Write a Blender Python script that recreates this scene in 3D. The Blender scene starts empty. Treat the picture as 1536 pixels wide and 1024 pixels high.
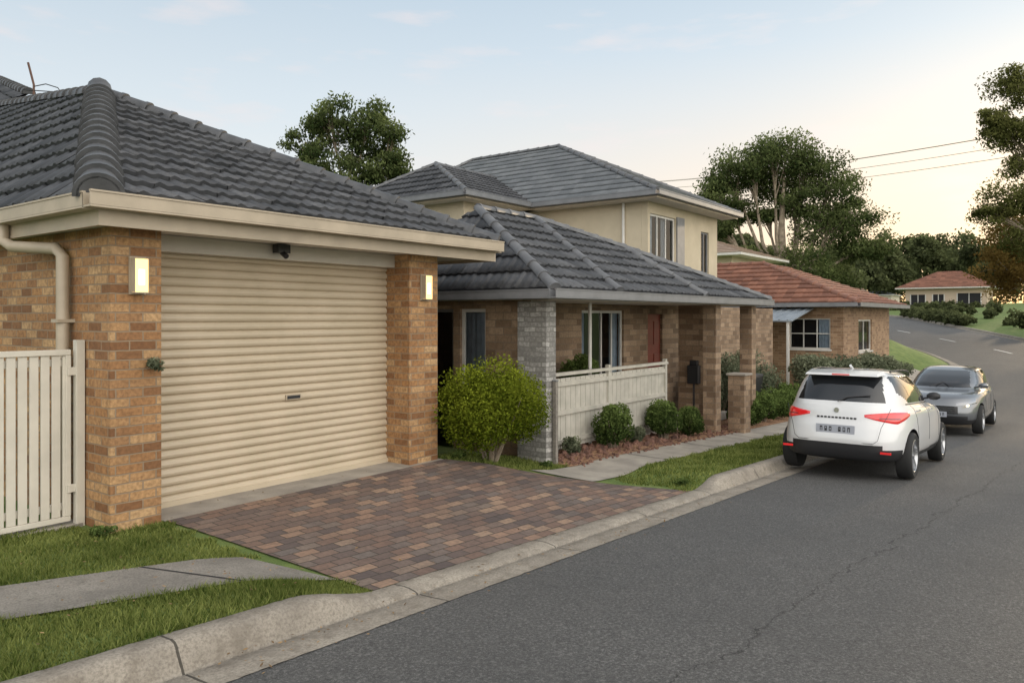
import bpy, bmesh, math, random
import numpy as np
from mathutils import Vector, Matrix
random.seed(7); rng=np.random.default_rng(7)
D=bpy.data; SC=bpy.context.scene
SC.view_settings.view_transform='Standard'; SC.view_settings.look='None'; SC.view_settings.exposure=0

# ---------------- materials ----------------
def nt(name):
    m=D.materials.new(name); m.use_nodes=True
    t=m.node_tree; b=t.nodes['Principled BSDF']; return m,t,b
def N(t,typ,**k):
    n=t.nodes.new(typ)
    for a,v in k.items(): setattr(n,a,v)
    return n
def L_(t,a,b): t.links.new(a,b)
def c4(c): return (c[0],c[1],c[2],1)
def mixc(t,fac,a,b,bt='MIX'):
    n=t.nodes.new('ShaderNodeMix'); n.data_type='RGBA'; n.blend_type=bt
    for s,v in ((0,fac),(6,a),(7,b)):
        if isinstance(v,(int,float)): n.inputs[s].default_value=v
        elif isinstance(v,tuple): n.inputs[s].default_value=v if len(v)==4 else c4(v)
        else: L_(t,v,n.inputs[s])
    return n.outputs[2]
def mth(t,op,a_,b_=None,c_=None):
    n=N(t,'ShaderNodeMath',operation=op)
    for i,v in enumerate((a_,b_,c_)):
        if v is None: continue
        if isinstance(v,(int,float)): n.inputs[i].default_value=v
        else: L_(t,v,n.inputs[i])
    return n.outputs[0]
def ramp(t,src,stops,interp='LINEAR'):
    n=t.nodes.new('ShaderNodeValToRGB'); n.color_ramp.interpolation=interp
    e=n.color_ramp.elements
    while len(e)<len(stops): e.new(0.5)
    for q,(p,c) in zip(e,stops):
        q.position=p; q.color=c4(c) if not isinstance(c,(int,float)) else (c,c,c,1)
    L_(t,src,n.inputs[0]); return n.outputs[0]
def noise_(t,scale,detail=4,vec=None,rough=.55):
    n=N(t,'ShaderNodeTexNoise'); n.inputs['Scale'].default_value=scale; n.inputs['Detail'].default_value=detail; n.inputs['Roughness'].default_value=rough
    if vec is None:
        tc=N(t,'ShaderNodeTexCoord'); vec=tc.outputs['Object']
    L_(t,vec,n.inputs['Vector']); return n.outputs['Fac']
def bump_(t,b,src,strength=.5,dist=.01):
    n=N(t,'ShaderNodeBump'); n.inputs['Strength'].default_value=strength; n.inputs['Distance'].default_value=dist
    L_(t,src,n.inputs['Height']); L_(t,n.outputs[0],b.inputs['Normal'])
def M(name,base,rough=.6,c2=None,scale=5,bump=0,bscale=60,bdist=.004,metallic=0,coat=0,attr=False,stops=(.35,.65),trans=0):
    m,t,b=nt(name)
    b.inputs['Roughness'].default_value=rough; b.inputs['Metallic'].default_value=metallic
    b.inputs['Coat Weight'].default_value=coat
    b.inputs['Base Color'].default_value=c4(base)
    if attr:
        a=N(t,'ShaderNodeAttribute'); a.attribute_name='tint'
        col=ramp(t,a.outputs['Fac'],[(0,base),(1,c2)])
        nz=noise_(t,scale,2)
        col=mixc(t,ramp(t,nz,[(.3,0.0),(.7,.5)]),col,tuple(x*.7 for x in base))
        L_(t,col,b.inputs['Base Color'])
    elif c2:
        nz=noise_(t,scale,6)
        L_(t,ramp(t,nz,[(stops[0],base),(stops[1],c2)]),b.inputs['Base Color'])
    if bump: bump_(t,b,noise_(t,bscale,5),bump,bdist)
    if trans:
        o=t.nodes['Material Output']
        tr=N(t,'ShaderNodeBsdfTranslucent'); ms=N(t,'ShaderNodeMixShader'); ms.inputs[0].default_value=trans
        df=N(t,'ShaderNodeBsdfDiffuse')
        src=b.inputs['Base Color'].links[0].from_socket
        L_(t,src,tr.inputs[0]); L_(t,src,df.inputs[0])
        L_(t,df.outputs[0],ms.inputs[1]); L_(t,tr.outputs[0],ms.inputs[2]); L_(t,ms.outputs[0],o.inputs[0])
    return m
def brickmat(name,stops,mortar,bw=.235,rh=.083,ms=.006,rough=.8,horizontal=False,offset=.5,bias=0,dirt=.35,bump=.6,mvar=.5,warp=.010):
    m,t,b=nt(name); b.inputs['Roughness'].default_value=rough
    tc=N(t,'ShaderNodeTexCoord'); s=N(t,'ShaderNodeSeparateXYZ'); L_(t,tc.outputs['Object'],s.inputs[0])
    c=N(t,'ShaderNodeCombineXYZ')
    if horizontal:
        L_(t,s.outputs[0],c.inputs[0]); L_(t,s.outputs[1],c.inputs[1])
    else:
        a=N(t,'ShaderNodeMath',operation='ADD'); L_(t,s.outputs[0],a.inputs[0]); L_(t,s.outputs[1],a.inputs[1])
        L_(t,a.outputs[0],c.inputs[0]); L_(t,s.outputs[2],c.inputs[1])
    nz=N(t,'ShaderNodeTexNoise'); nz.inputs['Scale'].default_value=9; L_(t,tc.outputs['Object'],nz.inputs['Vector'])
    vm=N(t,'ShaderNodeVectorMath',operation='SCALE'); vm.inputs['Scale'].default_value=warp; L_(t,nz.outputs['Color'],vm.inputs[0])
    va=N(t,'ShaderNodeVectorMath',operation='ADD'); L_(t,c.outputs[0],va.inputs[0]); L_(t,vm.outputs[0],va.inputs[1])
    br=N(t,'ShaderNodeTexBrick'); br.offset=offset
    L_(t,va.outputs[0],br.inputs['Vector'])
    br.inputs['Color1'].default_value=(0,0,0,1); br.inputs['Color2'].default_value=(1,1,1,1); br.inputs['Mortar'].default_value=(.5,.5,.5,1)
    br.inputs['Scale'].default_value=1; br.inputs['Brick Width'].default_value=bw; br.inputs['Row Height'].default_value=rh
    br.inputs['Mortar Size'].default_value=ms; br.inputs['Mortar Smooth'].default_value=.25; br.inputs['Bias'].default_value=bias
    col=ramp(t,br.outputs['Color'],stops)
    n1=noise_(t,30,6); n2=noise_(t,1.3,4)
    col=mixc(t,ramp(t,n1,[(.35,0.0),(.75,mvar)]),col,tuple(x*.45 for x in stops[0][1]))
    col=mixc(t,ramp(t,n2,[(.4,0.0),(.75,dirt)]),col,tuple(x*.5 for x in stops[0][1]))
    mo=mixc(t,ramp(t,n2,[(.3,0.0),(.7,.6)]),mortar,tuple(x*.6 for x in mortar))
    col=mixc(t,br.outputs['Fac'],col,mo)
    L_(t,col,b.inputs['Base Color'])
    inv=mth(t,'MULTIPLY_ADD',br.outputs['Fac'],-1.0,1.0)
    ad=mth(t,'MULTIPLY_ADD',n1,.35,inv)
    bump_(t,b,ad,bump,.008)
    return m
def emis(name,c,s):
    m,t,b=nt(name); b.inputs['Emission Color'].default_value=c4(c); b.inputs['Emission Strength'].default_value=s
    b.inputs['Base Color'].default_value=c4(c); return m
def glassmat(name,tint=(.75,.8,.85),fac=.35):
    m,t,b=nt(name); o=t.nodes['Material Output']
    tr=N(t,'ShaderNodeBsdfTransparent'); tr.inputs[0].default_value=c4(tint)
    gl=N(t,'ShaderNodeBsdfGlossy'); gl.inputs['Roughness'].default_value=.03
    lw=N(t,'ShaderNodeLayerWeight'); lw.inputs['Blend'].default_value=fac
    ms=N(t,'ShaderNodeMixShader'); L_(t,lw.outputs['Fresnel'],ms.inputs[0]); L_(t,tr.outputs[0],ms.inputs[1]); L_(t,gl.outputs[0],ms.inputs[2])
    L_(t,ms.outputs[0],o.inputs[0]); return m

BRICK=brickmat('orange_brick',[(0,(.22,.10,.04)),(.18,(.33,.165,.07)),(.4,(.45,.235,.095)),(.6,(.40,.22,.10)),(.8,(.53,.31,.14)),(1,(.60,.39,.20))],(.31,.225,.145),bw=.232,rh=.080,ms=.007,bump=.9,mvar=.7)
BRICK2=brickmat('brown_brick',[(0,(.18,.115,.07)),(.5,(.30,.20,.125)),(1,(.43,.305,.20))],(.24,.185,.135),bw=.29,rh=.11,dirt=.5,bump=.9)
BRICK3=brickmat('tan_brick',[(0,(.24,.14,.08)),(.5,(.35,.215,.125)),(1,(.45,.29,.175))],(.38,.29,.2),bw=.25,rh=.09)
STONE=brickmat('grey_stone',[(0,(.24,.23,.215)),(.5,(.40,.385,.36)),(1,(.55,.53,.50))],(.24,.23,.21),bw=.20,rh=.07,ms=.008,mvar=.8,bump=1,warp=.04)
PAVER=brickmat('pavers',[(0,(.11,.085,.08)),(.2,(.17,.12,.10)),(.42,(.225,.138,.10)),(.6,(.17,.138,.122)),(.78,(.29,.18,.125)),(.92,(.39,.265,.18)),(1,(.15,.13,.12))],(.055,.046,.038),bw=.205,rh=.112,ms=.006,horizontal=True,rough=.75,dirt=.4)
TILE=M('charcoal_roof_tile',(.034,.036,.041),.5,(.100,.102,.110),scale=14,bump=.25,bscale=120,attr=True)
CAP=M('charcoal_ridge_cap',(.056,.058,.062),.5,(.090,.092,.098),scale=6,bump=.2)
TILER=M('terracotta_roof_tile',(.17,.075,.05),.7,(.34,.155,.10),scale=5,attr=True)
TILEG=M('grey_sheet_roof',(.125,.135,.145),.45,(.195,.205,.215),scale=5,attr=True)
BEIGE=M('beige_door_paint',(.54,.45,.33),.5,(.48,.40,.285),scale=2,bump=.08,bscale=300)
CREAM=M('cream_gutter_paint',(.45,.375,.28),.5,(.37,.31,.23),scale=3)
SOFF=M('soffit_paint',(.60,.56,.49),.6,(.54,.50,.44),scale=2)
RENDER=M('cream_render',(.56,.48,.35),.8,(.48,.41,.295),scale=1.5,bump=.2)
WHITE=M('white_trim',(.66,.64,.60),.45,(.58,.565,.53),scale=4)
FENCEW=M('cream_fence_paint',(.54,.51,.445),.5,(.43,.41,.355),scale=5)
FENCEB=M('beige_fence_paint',(.63,.585,.50),.5,(.55,.515,.44),scale=4)
GREYM=M('grey_metal_gutter',(.16,.165,.175),.45,(.20,.205,.215),scale=4)
DARK=M('dark_interior',(.02,.02,.022),.9)
DARKM=M('black_metal',(.02,.02,.022),.4)
CURT=M('curtain',(.50,.55,.58),.9,(.38,.43,.47),scale=9)
REDD=M('red_door_paint',(.26,.05,.028),.5,(.20,.04,.023))
GLASS=glassmat('window_glass')
CONC=M('concrete',(.37,.335,.285),.85,(.25,.225,.195),scale=3,bump=.5,bscale=90,bdist=.006)
def concd():
    m,t,b=nt('old_concrete'); b.inputs['Roughness'].default_value=.9
    a=noise_(t,2.2,6); f=noise_(t,75,4,rough=.75); g=noise_(t,14,5)
    c=ramp(t,a,[(.35,(.31,.285,.25)),(.65,(.19,.175,.155))])
    c=mixc(t,ramp(t,f,[(.42,0.0),(.62,.65)]),c,(.10,.092,.08))
    c=mixc(t,ramp(t,g,[(.55,0.0),(.72,.5)]),c,(.10,.095,.08))
    L_(t,c,b.inputs['Base Color']); bump_(t,b,f,.8,.008); return m
CONCD=concd()
BARK=M('tree_bark',(.18,.14,.10),.9,(.34,.28,.21),scale=4,bump=.6,bscale=25,bdist=.02)
LEAFG=M('gum_leaves',(.040,.062,.022),.55,(.22,.26,.10),scale=.6,attr=True,trans=.35)
LEAFA=M('street_tree_leaves',(.06,.07,.02),.55,(.28,.28,.10),scale=.6,attr=True,trans=.35)
LEAFR=M('russet_leaves',(.12,.075,.022),.6,(.34,.24,.08),attr=True,trans=.35)
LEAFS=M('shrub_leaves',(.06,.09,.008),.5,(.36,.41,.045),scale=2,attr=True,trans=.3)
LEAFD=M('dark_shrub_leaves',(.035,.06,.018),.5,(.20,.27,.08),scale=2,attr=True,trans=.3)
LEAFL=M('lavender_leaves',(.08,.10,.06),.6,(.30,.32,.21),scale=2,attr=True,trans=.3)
LEAFF=M('distant_leaves',(.05,.06,.03),.7,(.18,.205,.09),scale=.2,attr=True,trans=.3)
GRASSB=M('grass_blades',(.065,.105,.02),.6,(.38,.41,.13),scale=1.3,attr=True,trans=.35)
LITTER=M('leaf_litter_brown',(.12,.07,.03),.8,(.42,.27,.12),attr=True)
MULCH=M('mulch',(.15,.07,.038),.95,(.40,.235,.13),scale=28,bump=1,bscale=40,bdist=.03)
ROCK=M('bark_rock',(.07,.034,.026),.85,(.22,.115,.08),scale=9,bump=.8,bscale=20,bdist=.02)

def groundmat():
    m,t,b=nt('lawn'); b.inputs['Roughness'].default_value=.9
    a=noise_(t,3.5,6); f=noise_(t,70,4); g=noise_(t,.12,4)
    c=ramp(t,a,[(.3,(.085,.145,.028)),(.55,(.15,.215,.05)),(.75,(.215,.25,.08))])
    c=mixc(t,ramp(t,f,[(.4,0.0),(.7,.6)]),c,(.055,.07,.02))
    c=mixc(t,ramp(t,g,[(.58,0.0),(.78,.4)]),c,(.20,.18,.08))
    L_(t,c,b.inputs['Base Color']); bump_(t,b,f,.8,.02); return m
LAWN=groundmat()
def roadmat():
    m,t,b=nt('asphalt'); b.inputs['Roughness'].default_value=.8
    f=noise_(t,150,3,rough=.8); f2=noise_(t,48,3,rough=.8); g=noise_(t,.7,5); h=noise_(t,7,4)
    c=ramp(t,f,[(.3,(.035,.035,.035)),(.5,(.084,.083,.081)),(.62,(.135,.133,.129)),(.75,(.34,.335,.32))])
    c=mixc(t,ramp(t,f2,[(.52,0.0),(.66,.85)]),c,(.23,.225,.215))
    c=mixc(t,ramp(t,f2,[(.32,.85),(.47,0.0)]),c,(.032,.032,.032))
    c=mixc(t,ramp(t,g,[(.35,0.0),(.7,.40)]),c,(.06,.06,.06))
    c=mixc(t,ramp(t,h,[(.5,0.0),(.8,.3)]),c,(.14,.137,.13))
    tc=N(t,'ShaderNodeTexCoord'); s=N(t,'ShaderNodeSeparateXYZ'); L_(t,tc.outputs['Object'],s.inputs[0])
    yy=mth(t,'ADD',s.outputs[1],mth(t,'MULTIPLY_ADD',s.outputs[0],.065,-1.96))
    wob=mth(t,'MULTIPLY_ADD',noise_(t,1.6,8,rough=.7),.5,-.25)
    dd=mth(t,'ABSOLUTE',mth(t,'ADD',yy,wob))
    wid=mth(t,'MULTIPLY',noise_(t,5,3),.012)
    c=mixc(t,mth(t,'MULTIPLY',mth(t,'LESS_THAN',dd,wid),.8),c,(.015,.015,.015))
    L_(t,c,b.inputs['Base Color']); bump_(t,b,f,.9,.008); return m
ASPH=roadmat()
def kerbmat():
    m,t,b=nt('kerb_concrete'); b.inputs['Roughness'].default_value=.88
    a=noise_(t,2.5,6); f=noise_(t,60,5,rough=.7); g=noise_(t,9,5)
    c=ramp(t,a,[(.3,(.42,.375,.31)),(.7,(.27,.24,.20))])
    c=mixc(t,ramp(t,f,[(.42,0.0),(.65,.65)]),c,(.13,.11,.088))
    c=mixc(t,ramp(t,g,[(.5,0.0),(.68,.6)]),c,(.16,.135,.105))
    tc=N(t,'ShaderNodeTexCoord'); s=N(t,'ShaderNodeSeparateXYZ'); L_(t,tc.outputs['Object'],s.inputs[0])
    fr=mth(t,'ABSOLUTE',mth(t,'SUBTRACT',mth(t,'FRACT',mth(t,'MULTIPLY_ADD',s.outputs[0],1/1.75,mth(t,'MULTIPLY_ADD',g,.012,.253))),.5))
    c=mixc(t,mth(t,'MULTIPLY',mth(t,'LESS_THAN',fr,.0045),.85),c,(.03,.026,.02))
    L_(t,c,b.inputs['Base Color']); bump_(t,b,f,.8,.010); return m
KERB=kerbmat()

# ---------------- mesh helpers ----------------
def empty(name,loc=(0,0,0),rotz=0):
    e=D.objects.new(name,None); SC.collection.objects.link(e); e.location=loc; e.rotation_euler=(0,0,rotz); e.empty_display_size=.2; return e
def link(o,parent=None):
    SC.collection.objects.link(o)
    if parent: o.parent=parent
    return o
class MB:
    def __init__(s): s.v=[];s.f=[];s.m=[];s.mats=[]
    def mi(s,mat):
        if mat not in s.mats: s.mats.append(mat)
        return s.mats.index(mat)
    def face(s,pts,mat):
        i=len(s.v); s.v+= [tuple(p) for p in pts]; s.f.append(tuple(range(i,i+len(pts)))); s.m.append(s.mi(mat))
    def box(s,x0,x1,y0,y1,z0,z1,mat):
        if x0>x1:x0,x1=x1,x0
        if y0>y1:y0,y1=y1,y0
        i=len(s.v)
        s.v+=[(x0,y0,z0),(x1,y0,z0),(x1,y1,z0),(x0,y1,z0),(x0,y0,z1),(x1,y0,z1),(x1,y1,z1),(x0,y1,z1)]
        k=s.mi(mat)
        for q in ((3,2,1,0),(4,5,6,7),(0,1,5,4),(1,2,6,5),(2,3,7,6),(3,0,4,7)):
            s.f.append(tuple(i+j for j in q)); s.m.append(k)
    def abox(s,ax,a0,a1,p0,p1,z0,z1,mat):
        if ax=='x': s.box(a0,a1,p0,p1,z0,z1,mat)
        else: s.box(p0,p1,a0,a1,z0,z1,mat)
    def hexa(s,bot,top,mat):
        i=len(s.v); s.v+=[tuple(p) for p in bot]+[tuple(p) for p in top]; n=len(bot); k=s.mi(mat)
        s.f.append(tuple(i+j for j in range(n))[::-1]); s.m.append(k)
        s.f.append(tuple(i+n+j for j in range(n))); s.m.append(k)
        for j in range(n):
            j2=(j+1)%n; s.f.append((i+j,i+j2,i+n+j2,i+n+j)); s.m.append(k)
    def tube(s,pts,rad,mat,n=8,cap=True):
        pts=[Vector(p) for p in pts]
        if isinstance(rad,(int,float)): rad=[rad]*len(pts)
        k=s.mi(mat); rings=[]; ref=None
        for j,p in enumerate(pts):
            if j==0: t=pts[1]-p
            elif j==len(pts)-1: t=p-pts[j-1]
            else: t=pts[j+1]-pts[j-1]
            t.normalize()
            if ref is None: ref=Vector((0,0,1)) if abs(t.z)<.9 else Vector((1,0,0))
            a=t.cross(ref).normalized(); b=a.cross(t).normalized(); ref=b
            i=len(s.v); rings.append(i)
            for q in range(n):
                th=2*math.pi*q/n; s.v.append(tuple(p+(a*math.cos(th)+b*math.sin(th))*rad[j]))
        for j in range(len(pts)-1):
            for q in range(n):
                q2=(q+1)%n; s.f.append((rings[j]+q,rings[j]+q2,rings[j+1]+q2,rings[j+1]+q)); s.m.append(k)
        if cap:
            s.f.append(tuple(rings[0]+q for q in range(n))[::-1]); s.m.append(k)
            s.f.append(tuple(rings[-1]+q for q in range(n))); s.m.append(k)
    def done(s,name,parent=None,smooth=False,bevel=0):
        me=D.meshes.new(name); me.from_pydata(s.v,[],s.f)
        for m in s.mats: me.materials.append(m)
        me.polygons.foreach_set('material_index',s.m)
        if smooth:
            me.polygons.foreach_set('use_smooth',[True]*len(s.f)); me.set_sharp_from_angle(angle=math.radians(40))
        me.update(); o=D.objects.new(name,me); link(o,parent)
        if bevel:
            b=o.modifiers.new('b','BEVEL'); b.width=bevel; b.segments=2; b.limit_method='ANGLE'
        return o
def wall(mb,ax,p,a0,a1,z0,z1,mat,ops=(),th=.2):
    cur=a0
    for (oa,ob,oz0,oz1) in sorted(ops):
        if oa>cur: mb.abox(ax,cur,oa,p,p+th,z0,z1,mat)
        if oz0>z0: mb.abox(ax,oa,ob,p,p+th,z0,oz0,mat)
        if oz1<z1: mb.abox(ax,oa,ob,p,p+th,oz1,z1,mat)
        cur=ob
    if cur<a1: mb.abox(ax,cur,a1,p,p+th,z0,z1,mat)
def window(parent,ax,p,a0,a1,z0,z1,mull=(),frame=None,curtain=None,fw=.05,tr=()):
    frame=frame or WHITE; mb=MB(); q0,q1=p+.05,p+.10
    mb.abox(ax,a0,a0+fw,q0,q1,z0,z1,frame); mb.abox(ax,a1-fw,a1,q0,q1,z0,z1,frame)
    mb.abox(ax,a0+fw,a1-fw,q0,q1,z0,z0+fw,frame); mb.abox(ax,a0+fw,a1-fw,q0,q1,z1-fw,z1,frame)
    for f in mull:
        c=a0+(a1-a0)*f; mb.abox(ax,c-fw*.4,c+fw*.4,q0+.004,q1-.004,z0+fw,z1-fw,frame)
    for f in tr:
        c=z0+(z1-z0)*f; mb.abox(ax,a0+fw,a1-fw,q0+.006,q1-.006,c-fw*.4,c+fw*.4,frame)
    mb.abox(ax,a0-.04,a1+.04,p-.04,p+.045,z0-.06,z0-.002,frame)
    mb.done('window_frame',parent)
    g=MB()
    if ax=='x': g.face([(a0,p+.075,z0),(a1,p+.075,z0),(a1,p+.075,z1),(a0,p+.075,z1)],GLASS)
    else: g.face([(p+.075,a0,z0),(p+.075,a0,z1),(p+.075,a1,z1),(p+.075,a1,z0)],GLASS)
    g.done('window_glass',parent)
    # closed dark recess behind the glass
    r=MB(); A0,A1,Z0,Z1=a0-.05,a1+.05,z0-.05,z1+.05
    r.abox(ax,A0,A1,p+.55,p+.60,Z0,Z1,DARK); r.abox(ax,A0-.03,A0,p+.205,p+.60,Z0,Z1,DARK); r.abox(ax,A1,A1+.03,p+.205,p+.60,Z0,Z1,DARK)
    r.abox(ax,A0,A1,p+.205,p+.549,Z0-.03,Z0,DARK); r.abox(ax,A0,A1,p+.205,p+.549,Z1,Z1+.03,DARK)
    if curtain:
        w=(a1-a0)
        for (s0,s1) in curtain:
            k=max(4,int((s1-s0)*w/.03)); pts=[(a0+w*(s0+(s1-s0)*i/k), p+.16+.018*math.sin(i*1.9)) for i in range(k+1)]
            for (aa,pa),(ab,pb) in zip(pts[:-1],pts[1:]):
                if ax=='x': r.face([(aa,pa,z0),(ab,pb,z0),(ab,pb,z1),(aa,pa,z1)],CURT)
                else: r.face([(pa,aa,z0),(pb,ab,z0),(pb,ab,z1),(pa,aa,z1)],CURT)
    r.done('window_interior',parent)

def tile_plane(parent,poly,ea,eb,mat=TILE,tw=.30,g=.33,hr=.03,step=.042,name='roof_tiles',K=8,flat=False):
    poly=[Vector(p) for p in poly]; ea=Vector(ea); eb=Vector(eb)
    u=(eb-ea).normalized()
    n=Vector((0,0,0))
    for i in range(len(poly)): n+=poly[i].cross(poly[(i+1)%len(poly)])
    n.normalize()
    if n.z<0: n=-n
    u=(u-n*u.dot(n)).normalized(); v=n.cross(u).normalized()
    if v.z<0: v=-v
    us=[(p-ea).dot(u) for p in poly]; vs=[(p-ea).dot(v) for p in poly]
    u0,u1,v0,v1=min(us),max(us),min(vs),max(vs)
    bm=bmesh.new(); lay=bm.faces.layers.float.new('tint')
    prof=[]
    for k in range(K+1):
        s=k/K
        prof.append(0 if flat else hr*(math.exp(-((s-.16)/.11)**2)+.55*math.exp(-((s-.66)/.13)**2)))
    prof[-1]=prof[0]
    nr=int(math.ceil((v1-v0)/g)); nc=int(math.ceil((u1-u0)/tw))
    R=random.Random(3)
    for j in range(nr):
        for i in range(nc):
            tint=min(1,max(0,R.gauss(.45,.28))); dz=R.uniform(-.004,.004); dv=R.uniform(-.008,.008)
            rows=[]
            for (vv,hh) in ((v0+j*g+dv,-.005),(v0+j*g+dv,step+dz),(v0+(j+1)*g+.012,.002+dz*.3)):
                rows.append([bm.verts.new(ea+u*(u0+(i+k/K)*tw)+v*vv+n*(hh+(prof[k] if hh>-.001 else prof[k]*.9))) for k in range(K+1)])
            for a,b in ((0,1),(1,2)):
                for k in range(K):
                    f=bm.faces.new((rows[a][k],rows[a][k+1],rows[b][k+1],rows[b][k])); f[lay]=tint; f.smooth=(a==1)
    cen=sum(poly,Vector())/len(poly)
    for i in range(len(poly)):
        a,b=poly[i],poly[(i+1)%len(poly)]
        pn=(b-a).cross(n).normalized()
        if (cen-a).dot(pn)>0: pn=-pn
        off=pn*.03 if abs((b-a).normalized().dot(u))>.99 else pn*0
        bmesh.ops.bisect_plane(bm,geom=bm.verts[:]+bm.edges[:]+bm.faces[:],plane_co=a+off,plane_no=pn,clear_outer=True)
    bmesh.ops.recalc_face_normals(bm,faces=bm.faces[:])
    me=D.meshes.new(name); bm.to_mesh(me); bm.free(); me.materials.append(mat)
    o=D.objects.new(name,me); link(o,parent)
    mb=MB(); mb.face([p-n*.02 for p in poly],CAP); mb.done('roof_underlay',parent)
    return o
def caps(mb,p0,p1,r=.12,ln=.36,mat=CAP,lift=.0):
    p0=Vector(p0);p1=Vector(p1)
    if p0.z>p1.z: p0,p1=p1,p0
    d=p1-p0; Ln=d.length; t=d.normalized(); side=t.cross(Vector((0,0,1))).normalized(); up=side.cross(t).normalized()
    n=max(1,int(round(Ln/ln))); st=Ln/n; k=mb.mi(mat)
    for i in range(n):
        rings=[]; jx=random.uniform(-.006,.006)
        for (s,rr) in ((i*st-.02,r*.82),(i*st-.02,r*1.08),(i*st+.035,r*1.06),(i*st+.05,r*.97),((i+1)*st+.02,r*.84)):
            c=p0+t*s+up*(lift-r*.25)+side*jx; idx=len(mb.v); rings.append(idx)
            for q in range(13):
                th=math.radians(-8+196*q/12); mb.v.append(tuple(c+side*math.cos(th)*rr+up*math.sin(th)*rr*.95))
        for a,b in zip(rings[:-1],rings[1:]):
            for q in range(12):
                mb.f.append((a+q,a+q+1,b+q+1,b+q)); mb.m.append(k)
    c=p0-t*.02+up*(lift-r*.25); idx=len(mb.v)
    for q in range(13):
        th=math.radians(-8+196*q/12); mb.v.append(tuple(c+side*math.cos(th)*r*.9+up*math.sin(th)*r*.86))
    mb.f.append(tuple(range(idx,idx+13))); mb.m.append(k)

# ---------------- terrain ----------------
XS=np.arange(-400,600,.5)
def table(pts,w):
    x,y=zip(*pts); v=np.interp(XS,x,y)
    if w:
        k=np.ones(w)/w; vp=np.pad(v,(w//2,w//2),mode='edge'); v=np.convolve(vp,k,'valid')
        k2=np.pad(v,(w//2,w//2),mode='edge'); v=np.convolve(k2,k,'valid')
    return v
T_zr=table([(-400,6),(-40,2.08),(0,.05),(20,-.964),(27,-1.12),(33,-.95),(40,-.52),(54,.12),(70,.95),(85,1.75),(100,2.2),(130,2.5),(600,2.5)],7)
T_yl=table([(-400,3.5),(28,3.5),(34,3.7),(40,4.4),(48,7.2),(54,10.3),(62,15),(70,20.5),(80,29),(120,70),(600,70)],9)
T_yr=table([(-400,-4.8),(27,-4.8),(36,-4.0),(43,-2.2),(50,.2),(56,3.0),(69,8.3),(85,15.2),(100,25),(120,44),(600,44)],9)
T_L=table([(-400,6.5),(-40,2.4),(0,.12),(3,0),(7.5,0),(8.6,-.22),(15,-.5),(20,-.68),(26,-.6),(30,-.3),(34,.15),(38,.72),(46,.62),(54,.8),(70,1.6),(85,2.3),(110,2.8),(600,3)],0)
zr=lambda x:np.interp(x,XS,T_zr); yl=lambda x:np.interp(x,XS,T_yl); yr=lambda x:np.interp(x,XS,T_yr); LL=lambda x:np.interp(x,XS,T_L)
def sm(t): t=np.clip(t,0,1); return t*t*(3-2*t)
def kf(x): x=np.asarray(x,float); return 1-sm((x-3.0)/.75)*(1-sm((x-9.15)/.7))
def G(x,y):
    x=np.asarray(x,float); y=np.asarray(y,float)
    z=zr(x)-.03; u=y-yl(x); w=yr(x)-y
    top=zr(x)+.12*kf(x); t=np.clip((u-.55)/2.4,0,1)
    left=top*(1-t)+LL(x)*t + .02*np.clip(u-30,0,100)
    right=zr(x)+.12+.03*np.clip(w-.38,0,40)
    z=np.where(u>.40,left,z); z=np.where(w>.40,right,z); return z
def g1(x,y): return float(G(x,y))
def grid_obj(name,P,mat,parent=None,smooth=True):
    nx,ny=P.shape[:2]; me=D.meshes.new(name)
    idx=np.arange(nx*ny).reshape(nx,ny)
    f=np.stack([idx[:-1,:-1],idx[1:,:-1],idx[1:,1:],idx[:-1,1:]],-1).reshape(-1,4)
    me.from_pydata(P.reshape(-1,3).tolist(),[],f.tolist()); me.materials.append(mat)
    me.polygons.foreach_set('use_smooth',[smooth]*len(f)); me.update()
    o=D.objects.new(name,me); return link(o,parent)
xs=np.concatenate([np.array([-1500,-700,-300,-150,-80,-40,-20,-10,-5]),np.arange(-3,18,.15),np.arange(18,34,.4),np.arange(34,130,1.2),np.array([140,160,200,300,500,900,1600])])
offL=np.concatenate([[0,.2,.39,.41],np.arange(.55,3.6,.15),[4,5,6,8,10,14,20,30,45,70,110,200,400,900,1600]])
offR=[0,.2,.39,.41,.6,1,2,4,8,14,25,40,70,120,250,600,1500]
cols=[]
for x in xs:
    a=yr(x);b=yl(x)
    cols.append(np.concatenate([[a-o for o in offR[::-1]],[a+(b-a)*f for f in (.2,.4,.6,.8)],b+offL]))
Y=np.array(cols); X=np.repeat(xs[:,None],Y.shape[1],1); Z=G(X,Y)
farf=np.clip((np.hypot(X,Y)-250)/800,0,1); Z=Z-farf*6
ground=grid_obj('ground',np.stack([X,Y,Z],-1),LAWN)
rx=np.concatenate([np.arange(-60,-3,3),np.arange(-3,30,.5),np.arange(30,118,1.0)])
ts=np.linspace(0,1,15)
RX=np.repeat(rx[:,None],15,1); RY=yr(RX)+(yl(RX)-yr(RX)+.02)*ts[None,:]; RZ=zr(RX)+.004+.05*np.sin(np.pi*ts)[None,:]
road=grid_obj('road',np.stack([RX,RY,RZ],-1),ASPH)
mk=MB(); PAINT=M('road_paint',(.7,.7,.68),.6,(.5,.5,.48),scale=20)
for x0 in np.arange(40,90,7.5):
    seg=np.linspace(x0,x0+2.4,6)
    for a,b in zip(seg[:-1],seg[1:]):
        q=[]
        for x,o in ((a,-.07),(b,-.07),(b,.07),(a,.07)):
            q.append((x,(yr(x)+yl(x))/2+o,zr(x)+.004+.05+.012))
        mk.face(q,PAINT)
mk.done('lane_marking')
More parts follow.
